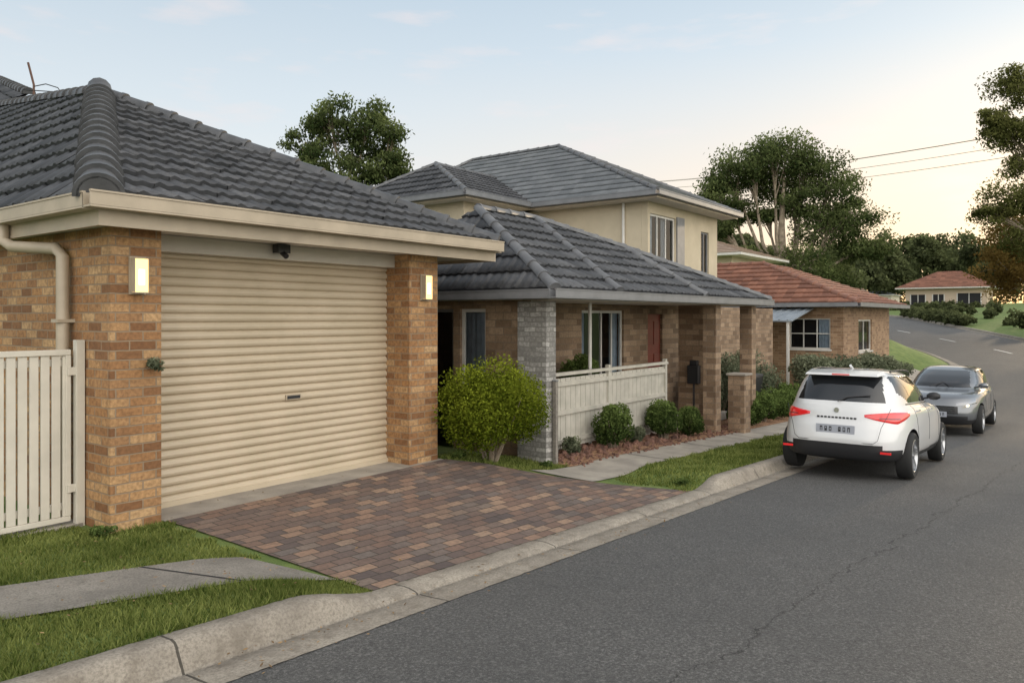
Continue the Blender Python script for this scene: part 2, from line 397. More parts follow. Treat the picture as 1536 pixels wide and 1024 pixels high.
prof=[(-.0,.010,0),(.14,.002,0),(.27,-.004,0),(.285,-.022,0),(.30,0,.01),(.335,.01,.05),(.36,.014,.095),(.385,.017,.115),(.42,.018,.122),(.52,.016,.120),(.535,.0,.11),(.54,-.08,.0)]
def kerb(name,x0,x1,side=1,st=.1):
    kx=np.arange(x0,x1,st); P=np.zeros((len(kx),len(prof),3))
    for j,(u,h0,hk) in enumerate(prof):
        k=kf(kx) if side==1 else np.ones_like(kx)
        yb=yl(kx)+u if side==1 else yr(kx)-u
        P[:,j,0]=kx; P[:,j,1]=yb; P[:,j,2]=zr(kx)+h0+hk*k
        if side==1: P[:,j,2]+=rng.normal(0,.0012,len(kx)); P[:,j,1]+=rng.normal(0,.0012,len(kx))
    return grid_obj(name,P,KERB)
kerb('kerb',-4,60,1,.05); kerb('kerb',-20,90,-1,.5)
def drape(name,quad,mat,nu,nv,off=.012):
    a,b,c,d=[np.array(q,float) for q in quad]
    U=np.linspace(0,1,nu)[:,None,None]; V=np.linspace(0,1,nv)[None,:,None]
    P=(a*(1-U)+b*U)*(1-V)+(d*(1-U)+c*U)*V
    z=G(P[...,0],P[...,1])+off
    return grid_obj(name,np.concatenate([P,z[...,None]],-1),mat)
drape('driveway',[(3.72,4.03),(9.1,4.03),(7.18,6.47),(3.55,6.47)],PAVER,50,30,.014)
drape('garage_apron',[(3.53,6.47),(7.18,6.47),(7.18,6.98),(3.53,6.98)],CONC,10,4,.012)
drape('footpath',[(-3,6.30),(3.68,4.34),(3.42,5.14),(-3,7.15)],CONCD,40,10,.018)
drape('footpath',[(8.35,5.02),(34,4.85),(34,5.6),(8.0,5.74)],CONC,160,10,.014)
drape('mulch_bed',[(8.9,5.72),(23,5.6),(23,6.9),(8.9,6.9)],MULCH,120,8,.02)
j=MB()
for (xa,ya,xb,yb) in ((3.02,4.53,2.74,5.34),(1.42,5.0,1.18,5.82),(-.2,5.47,-.4,6.3)):
    pts=[(xa+(xb-xa)*t,ya+(yb-ya)*t) for t in np.linspace(0,1,8)]
    for (p,q),(r,s) in zip(pts[:-1],pts[1:]):
        j.face([(p-.009,q,g1(p,q)+.0215),(p+.009,q,g1(p,q)+.0215),(r+.009,s,g1(r,s)+.0215),(r-.009,s,g1(r,s)+.0215)],DARK)
for xj in (10.5,12.5,14.5,16.5,18.5):
    pts=[(xj,y) for y in np.linspace(5.02,5.68,6)]
    for (p,q),(r,s) in zip(pts[:-1],pts[1:]):
        j.face([(p-.008,q,g1(p,q)+.018),(p+.008,q,g1(p,q)+.018),(r+.008,s,g1(r,s)+.018),(r-.008,s,g1(r,s)+.018)],DARK)
j.done('footpath_joint')

# ---------------- foliage ----------------
def leaf_mesh(name,pts,size,mat,parent=None,aspect=.45,tint=None,droop=0,flat=False):
    n=len(pts); pts=np.asarray(pts,float)
    d=rng.normal(size=(n,3)); d[:,2]-=droop
    if flat: d[:,2]*=.15
    d/=np.linalg.norm(d,axis=1)[:,None]
    ee=rng.normal(size=(n,3)) if not flat else np.tile([0,0,1.],(n,1))+rng.normal(0,.2,(n,3))
    e=np.cross(d,ee); e/=np.linalg.norm(e,axis=1)[:,None]+1e-9
    s=size*rng.uniform(.6,1.35,size=(n,1))
    a=pts-d*s*.5; b=pts+e*s*aspect*.5; c=pts+d*s*.5; f=pts-e*s*aspect*.5
    V=np.stack([a,b,c,f],1).reshape(-1,3)
    me=D.meshes.new(name); me.vertices.add(4*n); me.vertices.foreach_set('co',V.ravel())
    me.loops.add(4*n); me.loops.foreach_set('vertex_index',np.arange(4*n,dtype=np.int32))
    me.polygons.add(n); me.polygons.foreach_set('loop_start',np.arange(0,4*n,4,dtype=np.int32)); me.polygons.foreach_set('loop_total',np.full(n,4,dtype=np.int32))
    at=me.attributes.new('tint','FLOAT','FACE')
    if tint is None: tint=rng.uniform(0,1,n)
    at.data.foreach_set('value',np.clip(tint,0,1).astype(np.float32))
    me.materials.append(mat); me.update(calc_edges=True); me.validate()
    o=D.objects.new(name,me); return link(o,parent)
RV=Vector((.6018,-.7986,0)); FV=Vector((.7986,.6018,0))
def make_tree(name,base,blobs,trunk_r,leafmat=LEAFG,leaf=.2,per=900,nsub=9,fork=.45,droop=.4,subr=.36):
    """blobs: (side offset, depth offset, z, radius, flatten)"""
    e=empty(name,base); bx,by,bz=base
    mb=MB(); P=[];T=[]
    zs=[b[2] for b in blobs]; fz=(min(zs)-bz)*fork+.2
    top=max(zs)-bz
    tp=[Vector((0,0,-.2)),Vector((.1,.05,fz*.5)),Vector((0,0,fz)),Vector((-.15,.1,fz+(top-fz)*.5)),Vector((.1,0,top*.9))]
    mb.tube(tp,[trunk_r*1.3,trunk_r,trunk_r*.85,trunk_r*.5,trunk_r*.12],BARK,10)
    for (a,b,z,r,fl) in blobs:
        c=RV*a+FV*b+Vector((0,0,z-bz))
        t=random.uniform(.0,.5); st=tp[2].lerp(tp[3],t)
        if c.z<st.z: st=tp[1].lerp(tp[2],.8)
        mid=st.lerp(c,.5)+Vector((random.uniform(-.3,.3),random.uniform(-.3,.3),-.12*(c-st).length))
        mb.tube([st,st.lerp(mid,.5)+Vector((0,0,-.03)),mid,mid.lerp(c,.55)+Vector((0,0,.1)),c],[trunk_r*.42,trunk_r*.33,trunk_r*.26,trunk_r*.16,trunk_r*.06],BARK,7)
        for q in range(nsub):
            dv=Vector((random.gauss(0,1),random.gauss(0,1),random.gauss(0,1))).normalized()*r*random.uniform(.3,1.08)
            dv.z*=fl; sc=c+dv
            mb.tube([mid.lerp(c,random.uniform(.4,1)),c.lerp(sc,.5)+Vector((0,0,.05*r)),sc],[trunk_r*.1,trunk_r*.06,trunk_r*.03],BARK,5)
            rr=r*subr*random.uniform(.6,1.35); m=int(per*random.uniform(.6,1.3))
            g=rng.normal(size=(m,3)); g/=np.linalg.norm(g,axis=1)[:,None]; g*=(rng.uniform(0,1,(m,1))**.45)*rr*1.3
            g+=rng.normal(0,.09*r,(m,3))
            g[:,2]*=.62
            P.append(g+np.array(sc)); ct=random.uniform(-.2,.25)
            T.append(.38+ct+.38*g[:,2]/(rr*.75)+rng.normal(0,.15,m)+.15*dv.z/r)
    mb.done('trunk_and_limbs',e,smooth=True)
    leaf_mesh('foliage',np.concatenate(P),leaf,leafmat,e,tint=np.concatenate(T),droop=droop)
    return e
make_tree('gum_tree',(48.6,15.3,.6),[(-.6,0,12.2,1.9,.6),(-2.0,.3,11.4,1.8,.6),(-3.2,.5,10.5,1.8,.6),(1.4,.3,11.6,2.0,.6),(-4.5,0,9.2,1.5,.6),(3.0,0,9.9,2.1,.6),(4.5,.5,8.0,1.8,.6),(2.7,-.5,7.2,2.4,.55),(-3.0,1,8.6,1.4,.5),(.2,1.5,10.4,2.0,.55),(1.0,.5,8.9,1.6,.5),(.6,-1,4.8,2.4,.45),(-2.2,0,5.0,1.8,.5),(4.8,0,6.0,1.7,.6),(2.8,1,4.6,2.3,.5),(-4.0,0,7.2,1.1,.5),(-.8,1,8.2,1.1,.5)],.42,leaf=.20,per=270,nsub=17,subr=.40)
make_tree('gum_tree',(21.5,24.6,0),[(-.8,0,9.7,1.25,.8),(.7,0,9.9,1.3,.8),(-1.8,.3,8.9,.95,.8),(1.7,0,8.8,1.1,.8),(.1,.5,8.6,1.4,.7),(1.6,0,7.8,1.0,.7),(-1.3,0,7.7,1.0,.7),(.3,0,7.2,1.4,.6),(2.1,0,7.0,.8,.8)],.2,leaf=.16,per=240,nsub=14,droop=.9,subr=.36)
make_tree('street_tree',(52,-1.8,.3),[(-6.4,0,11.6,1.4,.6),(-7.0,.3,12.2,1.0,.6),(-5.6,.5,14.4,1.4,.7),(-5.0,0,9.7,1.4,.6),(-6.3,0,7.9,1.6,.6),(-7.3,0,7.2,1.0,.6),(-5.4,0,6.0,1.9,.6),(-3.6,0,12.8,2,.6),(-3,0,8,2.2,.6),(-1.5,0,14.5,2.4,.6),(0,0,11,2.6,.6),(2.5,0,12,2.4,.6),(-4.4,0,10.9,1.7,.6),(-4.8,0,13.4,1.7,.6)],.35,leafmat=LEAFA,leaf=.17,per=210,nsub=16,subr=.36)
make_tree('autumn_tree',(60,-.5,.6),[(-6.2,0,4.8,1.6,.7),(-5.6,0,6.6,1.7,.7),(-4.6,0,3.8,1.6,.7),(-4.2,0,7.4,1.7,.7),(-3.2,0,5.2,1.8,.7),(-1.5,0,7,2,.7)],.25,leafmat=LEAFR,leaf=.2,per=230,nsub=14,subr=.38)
def mass(name,blobs,leaf,mat,parent=None,per=500,droop=0):
    P=[];T=[]
    for (x,y,z,r,fl) in blobs:
        for q in range(9):
            dv=np.array([random.gauss(0,1) for _ in range(3)]); dv/=np.linalg.norm(dv); dv*=r*random.uniform(.3,.9); dv[2]*=fl
            m=int(per*random.uniform(.6,1.3)); g=rng.normal(size=(m,3)); g/=np.linalg.norm(g,axis=1)[:,None]; rr=r*.48*random.uniform(.6,1.2)
            g*=rr*rng.uniform(.4,1.2,(m,1)); g[:,2]*=max(.6,fl)
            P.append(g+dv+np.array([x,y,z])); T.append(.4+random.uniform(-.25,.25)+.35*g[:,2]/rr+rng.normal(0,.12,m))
    return leaf_mesh(name,np.concatenate(P),leaf,mat,parent,aspect=.7,tint=np.concatenate(T),droop=droop)
def at(k,d,z): return (d*(.7986+.6018*k),d*(.6018-.7986*k),z)
bl=[]
for i in range(100):
    k=random.uniform(.25,.85); d=random.uniform(140,180)
    x,y,_=at(k,d,0); bl.append((x,y,random.uniform(4,13.5)+(2 if k>.4 else 0),random.uniform(3,5),.85))
for k,d,z,r in ((.482,112,10.8,2.3),(.49,112,8.0,2.6),(.535,118,12.6,2.7),(.545,119,9.5,3),(.60,120,11.8,2.8),(.57,125,9.5,2.8),(.47,105,7.6,2.6),(.50,112,7.2,2.7),(.64,118,10.5,3),(.29,75,8.5,2.2),(.33,75,8,2.3),(.44,100,6.6,2.6),(.67,110,9.5,3),(.61,125,8,3.5),(.42,105,5.5,2.5),(.30,70,6,2.2),(.35,72,6,2.2)):
    x,y,_=at(k,d,0); bl.append((x,y,z,r,.85))
mass('distant_trees',bl,.6,LEAFF,per=160)
def shrub(name,x,y,rx,rz,mat,n,leaf,zoff=0,stems=True,lumps=14):
    z0=g1(x,y); e=empty(name,(x,y,z0)); P=[];T=[]
    R=random.Random(int(x*97+y*13))
    for i in range(lumps):
        th=R.uniform(0,6.283); ph=math.acos(R.uniform(-.75,1)); rr=.62
        c=np.array([math.cos(th)*math.sin(ph)*rx*rr,math.sin(th)*math.sin(ph)*rx*rr,rz+zoff+math.cos(ph)*rz*rr])
        m=n//lumps; g=rng.normal(size=(m,3)); g/=np.linalg.norm(g,axis=1)[:,None]; g*=rng.uniform(.65,1.15,(m,1))*np.array([rx,rx,rz])*.42*R.uniform(.8,1.2)
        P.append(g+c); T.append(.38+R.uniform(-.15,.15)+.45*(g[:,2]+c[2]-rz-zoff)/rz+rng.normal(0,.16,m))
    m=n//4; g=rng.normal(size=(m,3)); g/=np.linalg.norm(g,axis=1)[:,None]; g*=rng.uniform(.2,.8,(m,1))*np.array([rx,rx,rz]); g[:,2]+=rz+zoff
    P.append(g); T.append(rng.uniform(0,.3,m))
    PP=np.concatenate(P); TT=np.concatenate(T); k=PP[:,2]>.02
    leaf_mesh('leaves',PP[k],leaf,mat,e,tint=TT[k],aspect=.55)
    if stems:
        mb=MB()
        for i in range(14):
            a=R.uniform(0,6.28); q=R.uniform(.3,.75)
            mb.tube([(math.cos(a)*.05,math.sin(a)*.05,-.05),(math.cos(a)*rx*q*.4,math.sin(a)*rx*q*.4,rz*.4),(math.cos(a)*rx*q,math.sin(a)*rx*q,rz*R.uniform(.8,1.3)+zoff)],[.02,.014,.006],BARK,5)
        mb.done('stems',e,smooth=True)
    return e
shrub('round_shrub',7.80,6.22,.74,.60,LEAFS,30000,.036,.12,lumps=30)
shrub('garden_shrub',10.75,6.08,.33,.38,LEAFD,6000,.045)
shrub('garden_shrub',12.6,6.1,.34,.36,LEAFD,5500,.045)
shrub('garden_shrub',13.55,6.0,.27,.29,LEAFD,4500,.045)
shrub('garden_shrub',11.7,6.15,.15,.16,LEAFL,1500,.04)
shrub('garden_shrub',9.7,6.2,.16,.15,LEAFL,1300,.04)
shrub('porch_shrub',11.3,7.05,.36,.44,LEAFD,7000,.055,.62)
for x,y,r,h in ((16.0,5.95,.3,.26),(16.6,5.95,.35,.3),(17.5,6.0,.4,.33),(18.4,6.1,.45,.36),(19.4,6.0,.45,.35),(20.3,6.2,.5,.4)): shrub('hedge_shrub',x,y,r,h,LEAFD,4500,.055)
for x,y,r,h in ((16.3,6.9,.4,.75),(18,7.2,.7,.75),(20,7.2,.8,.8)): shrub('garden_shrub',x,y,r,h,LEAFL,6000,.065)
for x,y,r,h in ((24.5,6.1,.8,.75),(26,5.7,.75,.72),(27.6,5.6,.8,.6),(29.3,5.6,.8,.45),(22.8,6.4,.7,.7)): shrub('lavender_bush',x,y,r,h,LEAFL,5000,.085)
shrub('weed',3.42,6.42,.07,.07,LEAFL,260,.035,1.32,stems=False)
for x,y in ((3.0,6.44),(7.25,6.9),(7.4,6.4),(8.6,5.9),(9.3,4.25),(2.2,6.85)): shrub('weed',x,y,.10,.05,LEAFD,220,.035,0,stems=False,lumps=6)
mass('roadside_hedge',[(x,yr(x)-.9,zr(x)+.55,.75,.8) for x in np.arange(70,86,.9)],.2,LEAFF,per=110)
mass('bank_shrubs',[(x,yr(x)-3-random.uniform(0,6),zr(x)+.6,random.uniform(.5,1.1),.8) for x in np.arange(66,104,2.0)]+[(103.5,y,3.0,.9,.8) for y in np.arange(9,19,1.5)],.25,LEAFF,per=70)

def grass(regions):
    P=[];H=[]
    for (x0,x1,y0,y1,dens,test,h) in regions:
        n=int((x1-x0)*(y1-y0)*dens); x=rng.uniform(x0,x1,n); y=rng.uniform(y0,y1,n)
        k=test(x,y); x=x[k];y=y[k]; P.append(np.stack([x,y,G(x,y)],-1)); H.append(np.full(len(x),h))
    P=np.concatenate(P); H=np.concatenate(H); n=len(P)
    patch=.5+.5*np.sin(P[:,0]*5+np.sin(P[:,1]*7)*1.5)*np.cos(P[:,1]*4.3+P[:,0]*2.1)
    h=H*rng.uniform(.4,1.4,n)*(.6+.6*patch); th=rng.uniform(0,6.283,n); w=.003+.003*rng.uniform(0,1,n)
    w=w*np.maximum(1,np.hypot(P[:,0],P[:,1])/6)
    dx=np.cos(th)*w;dy=np.sin(th)*w; lean=rng.normal(0,.5,(n,2))*h[:,None]
    a=P+np.stack([dx,dy,np.zeros(n)-.003],-1); b=P-np.stack([dx,dy,np.zeros(n)+.003],-1)
    c=P+np.stack([lean[:,0],lean[:,1],h],-1)
    V=np.stack([a,b,c],1).reshape(-1,3); me=D.meshes.new('grass')
    me.vertices.add(3*n); me.vertices.foreach_set('co',V.ravel()); me.loops.add(3*n); me.loops.foreach_set('vertex_index',np.arange(3*n,dtype=np.int32))
    me.polygons.add(n); me.polygons.foreach_set('loop_start',np.arange(0,3*n,3,dtype=np.int32)); me.polygons.foreach_set('loop_total',np.full(n,3,dtype=np.int32))
    at_=me.attributes.new('tint','FLOAT','FACE'); at_.data.foreach_set('value',np.clip(rng.normal(.35,.28,n)+.3*(1-patch),0,1).astype(np.float32))
    me.materials.append(GRASSB); me.update(calc_edges=True); me.validate(); o=D.objects.new('grass',me); link(o)
pu=lambda x:4.34+(3.68-x)*.2934
pl=lambda x:5.14+(3.42-x)*.313
jit=lambda x:.04*np.sin(x*9)+.03*np.sin(x*23)
grass([(.6,3.9,4.02,5.3,9000,lambda x,y:(y<pu(x)+.02+jit(x)*.5)&(y>4.03+.02*np.sin(x*31))&(x<3.72+.03*np.sin(y*30)),.042),
 (.9,3.62,5.0,7.0,7000,lambda x,y:(y>pl(x)-.01+jit(x)*.5)&(x<3.52+.04*np.sin(y*20))&~((x>3.0)&(y>6.45)),.038),
 (8.4,17,4.03,5.05,2600,lambda x,y:(x>9.05+(y-4.03)*-.3+.1*np.sin(y*9))&(y<5.03+jit(x)),.04),
 (7.2,8.95,5.6,6.7,3500,lambda x,y:(x>7.18+(6.47-y)*.787+.05)&((y>5.74)|(x>9)),.05),
 (17,26,4.03,4.95,900,lambda x,y:x>0,.05),(3.5,3.9,4.0,4.3,6000,lambda x,y:x<3.72,.035)])
n=300; lx=rng.uniform(.8,14,n); ly=3.52+rng.normal(.12,.13,n); lz=zr(lx)+.018
lx2=rng.uniform(.8,3.6,160); ly2=rng.uniform(4.1,6.6,160); lz2=G(lx2,ly2)+.045
lx3=rng.uniform(3.8,8.5,70); ly3=rng.uniform(4.1,6.9,70); lz3=G(lx3,ly3)+.02
leaf_mesh('fallen_leaves',np.stack([np.concatenate([lx,lx2,lx3]),np.concatenate([ly,ly2,ly3]),np.concatenate([lz,lz2,lz3])],-1),.028,LITTER,flat=True)
mb=MB()
for i in range(560):
    x=random.uniform(8.95,15.5); y=random.uniform(5.75,6.4)
    if random.random()<.4: y=random.uniform(5.62,5.95)
    r=random.uniform(.012,.04) if y<5.95 else random.uniform(.03,.09); z=g1(x,y)+.02
    a=random.uniform(0,3); pts=[]
    for q in range(5):
        th=a+q*1.257; pts.append((x+math.cos(th)*r*random.uniform(.6,1.2),y+math.sin(th)*r*random.uniform(.6,1.2)))
    mb.hexa([(p,q,z-.02) for p,q in pts],[(x+(p-x)*.6,y+(q-y)*.6,z+r*random.uniform(.4,.9)) for p,q in pts],ROCK)
mb.done('mulch_rocks')

# ---------------- garage ----------------
ga=empty('brick_garage',(0,0,0))
mb=MB()
mb.box(3.08,3.52,6.5,7.06,-.15,2.56,BRICK)
mb.box(6.64,7.14,6.55,7.06,-.15,2.56,BRICK)
mb.box(3.08,3.30,7.062,16,-.15,2.56,BRICK)
mb.box(6.92,7.14,7.062,16,-.15,2.56,BRICK)
mb.box(3.30,6.92,15.8,16,-.15,2.56,BRICK)
mb.done('brick_walls',ga,bevel=.006)
mb=MB()
mb.box(3.52,6.64,6.80,7.06,2.40,2.555,SOFF)
mb.done('door_lintel',ga,bevel=.006)
mb=MB(); pr=[]; np_=28; pitch=2.41/np_
for i in range(np_):
    z0=i*pitch
    for s,dy in ((0,.0),(.10,.016),(.2,.0),(.32,-.010),(.55,-.016),(.8,-.010),(.95,.0)):
        pr.append((z0+s*pitch,6.955+dy))
pr.append((2.41,6.955)); k=mb.mi(BEIGE)
for (za,ya),(zb,yb) in zip(pr[:-1],pr[1:]):
    i=len(mb.v); mb.v+=[(3.4,ya,za+.015),(6.75,ya,za+.015),(6.75,yb,zb+.015),(3.4,yb,zb+.015)]; mb.f.append((i,i+1,i+2,i+3)); mb.m.append(k)
mb.done('roller_door',ga)
mb=MB(); mb.box(3.4,6.66,6.92,6.99,.005,.06,BEIGE); mb.box(5.14,5.34,6.925,6.945,.90,.955,CREAM); mb.box(5.155,5.325,6.920,6.926,.91,.945,DARKM)
mb.box(4.85,5.0,6.66,6.76,2.46,2.55,DARKM); mb.tube([(4.92,6.7,2.47),(4.92,6.62,2.42)],.03,DARKM)
mb.done('door_hardware',ga,bevel=.003)
C0=(2.85,6.2,2.77);C1=(7.88,6.2,2.77);A=(4.88,10.6,4.80);B=(6.03,17.3,5.96);C3=(2.85,17.5,2.77);C2=(7.88,17.5,2.77)
tile_plane(ga,[C0,C1,A],C0,C1)
tile_plane(ga,[C0,A,B,C3],C0,C3)
mb=MB(); mb.face([C1,C2,B,A],CAP); mb.face([C2,C3,B],CAP); mb.done('roof_rear_slopes',ga)
P1=Vector((6.4,16.9,6.25));P2=Vector((7.3,21,7.5));P3=Vector((2.4,21,3.6)); P4=P1+(P3-P2)
tile_plane(ga,[P1,P2,P3,P4],P4,P3)
mb=MB()
caps(mb,C0,A,.175,.33,lift=.03); caps(mb,C1,A,.115,.36,lift=.03); caps(mb,A,B,.12,.36,lift=.03); caps(mb,P1,P2,.12,.36,lift=.03)
mb.tube([(4.82,10.45,4.76),(4.88,10.6,4.85),(4.95,10.75,4.82)],[.12,.15,.11],CAP,12)
mb.done('ridge_caps',ga,smooth=True)
def gutter(mb,a,b,out,z1,h,w,mat):
    ax=Vector(a);bx=Vector(b);o=Vector(out)
    d=(bx-ax).normalized()
    def bar(o0,o1,za,zb):
        p=[ax+o*o0,bx+o*o0,bx+o*o1,ax+o*o1]
        mb.hexa([(q.x,q.y,za) for q in p],[(q.x,q.y,zb) for q in p],mat)
    bar(0,w,z1-h,z1-h+.015); bar(w-.012,w,z1-h+.017,z1,); bar(w-.022,w+.008,z1+.001,z1+.016); bar(-.01,0.002,z1-h-.01,z1)
mb=MB()
gutter(mb,(2.73,6.2,0),(7.90,6.2,0),(0,-1,0),2.76,.115,.12,CREAM)
gutter(mb,(2.85,6.202,0),(2.85,17,0),(-1,0,0),2.757,.115,.12,CREAM)
gutter(mb,(7.88,6.202,0),(7.88,17,0),(1,0,0),2.757,.115,.12,CREAM)
mb.box(2.85,7.88,6.205,6.24,2.52,2.70,CREAM); mb.box(2.855,2.885,6.242,17,2.52,2.70,CREAM); mb.box(7.845,7.875,6.242,17,2.52,2.70,CREAM)
mb.box(2.886,7.844,6.243,7.0,2.558,2.57,SOFF); mb.box(2.886,3.3,7.002,17,2.558,2.57,SOFF); mb.box(7.0,7.844,7.002,17,2.558,2.57,SOFF)
mb.done('gutters',ga)
mb=MB(); mb.tube([(2.80,7.95,2.66),(2.80,7.95,2.50),(2.84,7.85,2.44),(2.98,7.28,2.40),(3.0,7.2,2.33),(3.0,7.2,1.2),(3.0,7.2,.0)],.052,CREAM,14)
mb.box(2.93,3.08,7.14,7.26,1.75,1.78,CREAM)
mb.done('downpipe',ga,smooth=True)
mb=MB()
mb.tube([(5.53,14.37,5.3),(5.53,14.37,5.75),(5.46,14.42,6.12)],.018,M('rusty_metal',(.1,.05,.035),.7),6)
mb.tube([(5.53,14.37,5.72),(5.65,14.2,5.76),(5.78,14.05,5.70),(5.82,14.0,5.60)],.009,DARKM,5); mb.tube([(5.42,14.5,5.66),(5.8,14.0,5.62)],.009,DARKM,5)
mb.done('roof_antenna',ga)
LAMP=emis('lamp_glow',(1,.64,.22),2.0); LAMPC=emis('lamp_core',(1,.82,.5),4.0)
for (xa,y,z) in ((3.30,6.5,2.15),(6.89,6.55,2.16)):
    mb=MB(); mb.box(xa-.07,xa+.07,y-.02,y-.001,z-.16,z+.16,CREAM); mb.box(xa-.055,xa+.055,y-.085,y-.022,z-.14,z+.14,LAMP)
    mb.box(xa-.025,xa+.025,y-.088,y-.086,z-.08,z+.05,LAMPC)
    mb.box(xa-.06,xa+.06,y-.09,y-.021,z+.141,z+.15,CREAM); mb.box(xa-.06,xa+.06,y-.09,y-.021,z-.15,z-.141,CREAM)
    for dx in (-.062,.056): mb.box(xa+dx,xa+dx+.006,y-.09,y-.021,z-.14,z+.14,CREAM)
    mb.done('wall_lamp',ga)

fe=empty('slat_fence',(0,0,0)); mb=MB(); yF=6.98
for x in np.arange(-1.0,2.93,.085): mb.box(x,x+.068,yF,yF+.02,.10,1.47,FENCEB)
mb.box(-1.0,2.97,yF+.022,yF+.06,1.38,1.44,FENCEB); mb.box(-1.0,2.97,yF+.022,yF+.06,.15,.21,FENCEB)
mb.box(-1.0,2.97,yF-.015,yF+.04,1.472,1.52,FENCEB); mb.box(-1,2.97,yF-.012,yF+.03,.055,.098,FENCEB)
mb.box(2.93,2.97,yF-.014,yF+.05,.10,1.47,FENCEB)
mb.box(3.0,3.07,yF-.05,yF+.02,-.08,1.60,FENCEB)
for z in (.3,1.3): mb.box(2.94,3.02,yF-.03,yF-.016,z,z+.07,FENCEB)
mb.box(-1,3.05,yF-.06,yF+.2,-.2,.03,CONC)
mb.done('fence_slats',fe,bevel=.004)

# ---------------- two storey house ----------------
h2=empty('two_storey_house',(0,0,0))
mb=MB()
zf=-.4
mb.box(8.78,9.02,6.02,6.52,-.5,2.02,STONE)
wall(mb,'y',8.92,6.522,12,zf,2.04,BRICK2,[(7.22,7.72,.35,1.92),(7.86,8.5,-.3,1.92)])
wall(mb,'x',7.5,9.122,22.8,zf,2.04,BRICK2,[(12.1,13.7,.25,1.92),(14.75,15.45,-.35,1.86)])
mb.box(15.0,15.34,6.32,6.92,-.7,2.03,BRICK2)
mb.box(14.4,14.66,5.85,6.12,-.75,2.03,BRICK2); mb.box(16.4,16.66,5.85,6.12,-.8,2.03,BRICK2)
mb.box(22.6,22.8,7.71,16,-.8,2.04,BRICK2); mb.box(8.92,22.8,16.002,16.2,-.8,2.04,BRICK2); mb.box(8.92,9.12,12.002,16,-.4,2.04,BRICK2)
mb.done('brick_walls',h2,bevel=.006)
mb=MB(); mb.box(9.13,22.5,7.75,16,-.5,-.34,DARK); mb.box(9.0,17,6.55,7.49,-.5,-.36,CONC)
mb.done('floor_slab',h2)
window(h2,'y',8.92,7.22,7.72,.35,1.92,(),None,[(0,1)]); window(h2,'y',8.92,7.86,8.5,-.3,1.92,(),GREYM,[(0,.25)])
window(h2,'x',7.5,12.1,13.7,.25,1.92,(.25,.5,.75),None,[(0,.22),(.8,1)])
mb=MB(); mb.box(14.75,15.45,7.56,7.6,-.35,1.86,REDD)
for z in (-.2,.5,1.2):
    for x in (14.82,15.13): mb.box(x,x+.25,7.545,7.56,z,z+.5,REDD)
mb.done('front_door',h2,bevel=.005)
E=2.17
F=[(8.5,5.7,E),(17.0,5.7,E),(13.3,7.3,E+.96),(11.3,8,E+1.38),(9.7,8,E+1.38)]
tile_plane(h2,F,F[0],F[1])
tile_plane(h2,[(8.5,5.7,E),(9.7,8,E+1.38),(8.5,10.5,E)],(8.5,5.7,E),(8.5,10.5,E))
mb=MB()
mb.face([(17,5.7,E),(17.6,9,E),(13.3,7.3,E+.96)],CAP)
mb.face([(13.3,7.3,E+.955),(17.6,9,E),(11,10.5,E),(11.3,8,E+1.37)],CAP); mb.face([(9.7,8,E+1.37),(11.3,8,E+1.37),(11,10.5,E),(8.5,10.5,E)],CAP)
mb.box(8.6,23,8.5,16,E-.1,E-.02,CAP)
mb.done('lean_to_roof',h2)
mb=MB()
LC=M('grey_ridge_cap',(.10,.102,.108),.55,(.15,.152,.158),scale=5)
for a,b in (((8.5,5.7,E),(9.7,8,E+1.38)),((9.7,8,E+1.38),(11.3,8,E+1.381)),((10.25,5.7,E),(11.3,8,E+1.38)),((11.3,8,E+1.38),(13.3,7.3,E+.96)),((13.5,5.7,E),(13.3,7.3,E+.96)),((17,5.7,E),(13.3,7.3,E+.96))):
    caps(mb,a,b,.085,.36,mat=LC,lift=.04)
mb.done('ridge_caps',h2,smooth=True)
mb=MB()
gutter(mb,(8.38,5.7,0),(17.1,5.7,0),(0,-1,0),E-.01,.11,.11,GREYM); gutter(mb,(8.5,5.702,0),(8.5,10.5,0),(-1,0,0),E-.013,.11,.11,GREYM); gutter(mb,(17,5.702,0),(17,9,0),(1,0,0),E-.013,.11,.11,GREYM)
mb.box(8.53,16.98,5.72,7.49,E-.13,E-.12,SOFF); mb.box(8.53,8.91,7.5,10.5,E-.13,E-.12,SOFF)
mb.tube([(10.9,6.6,E-.14),(10.9,6.6,-.4)],.03,WHITE,8)
mb.done('gutters',h2)
mb=MB(); mb.tube([(9.6,7.40,1.80),(9.6,7.40,1.62)],.06,DARKM,8); mb.tube([(9.6,7.4,1.85),(9.6,7.5,1.9)],.015,DARKM); mb.done('porch_lamp',h2)
U0=4.9
mb=MB()
wall(mb,'x',9.3,18.3,23.0,2.0,U0,RENDER,[(18.42,20.0,3.05,4.55),(21.75,22.35,3.1,4.35)])
wall(mb,'y',18.3,9.502,19,2.0,U0,RENDER,[(16,17,3.2,4.3)])
mb.box(22.8,23.0,9.502,19,2,U0,RENDER)
wall(mb,'x',13.2,15.4,18.298,2.0,U0-.02,RENDER,[(16.2,17.2,3.4,4.4)])
wall(mb,'y',15.4,13.402,17.5,2.0,U0-.02,RENDER,[(14.3,15.3,3.3,4.4)])
mb.done('upper_walls',h2,bevel=.006)
window(h2,'x',9.3,18.42,20.0,3.05,4.55,(.33,.66),WHITE,[(0,.25),(.6,.8)],fw=.06); window(h2,'x',9.3,21.75,22.35,3.1,4.35,(.5,),GREYM,None)
window(h2,'x',13.2,16.2,17.2,3.4,4.4,(.5,)); window(h2,'y',15.4,14.3,15.3,3.3,4.4,(.5,))
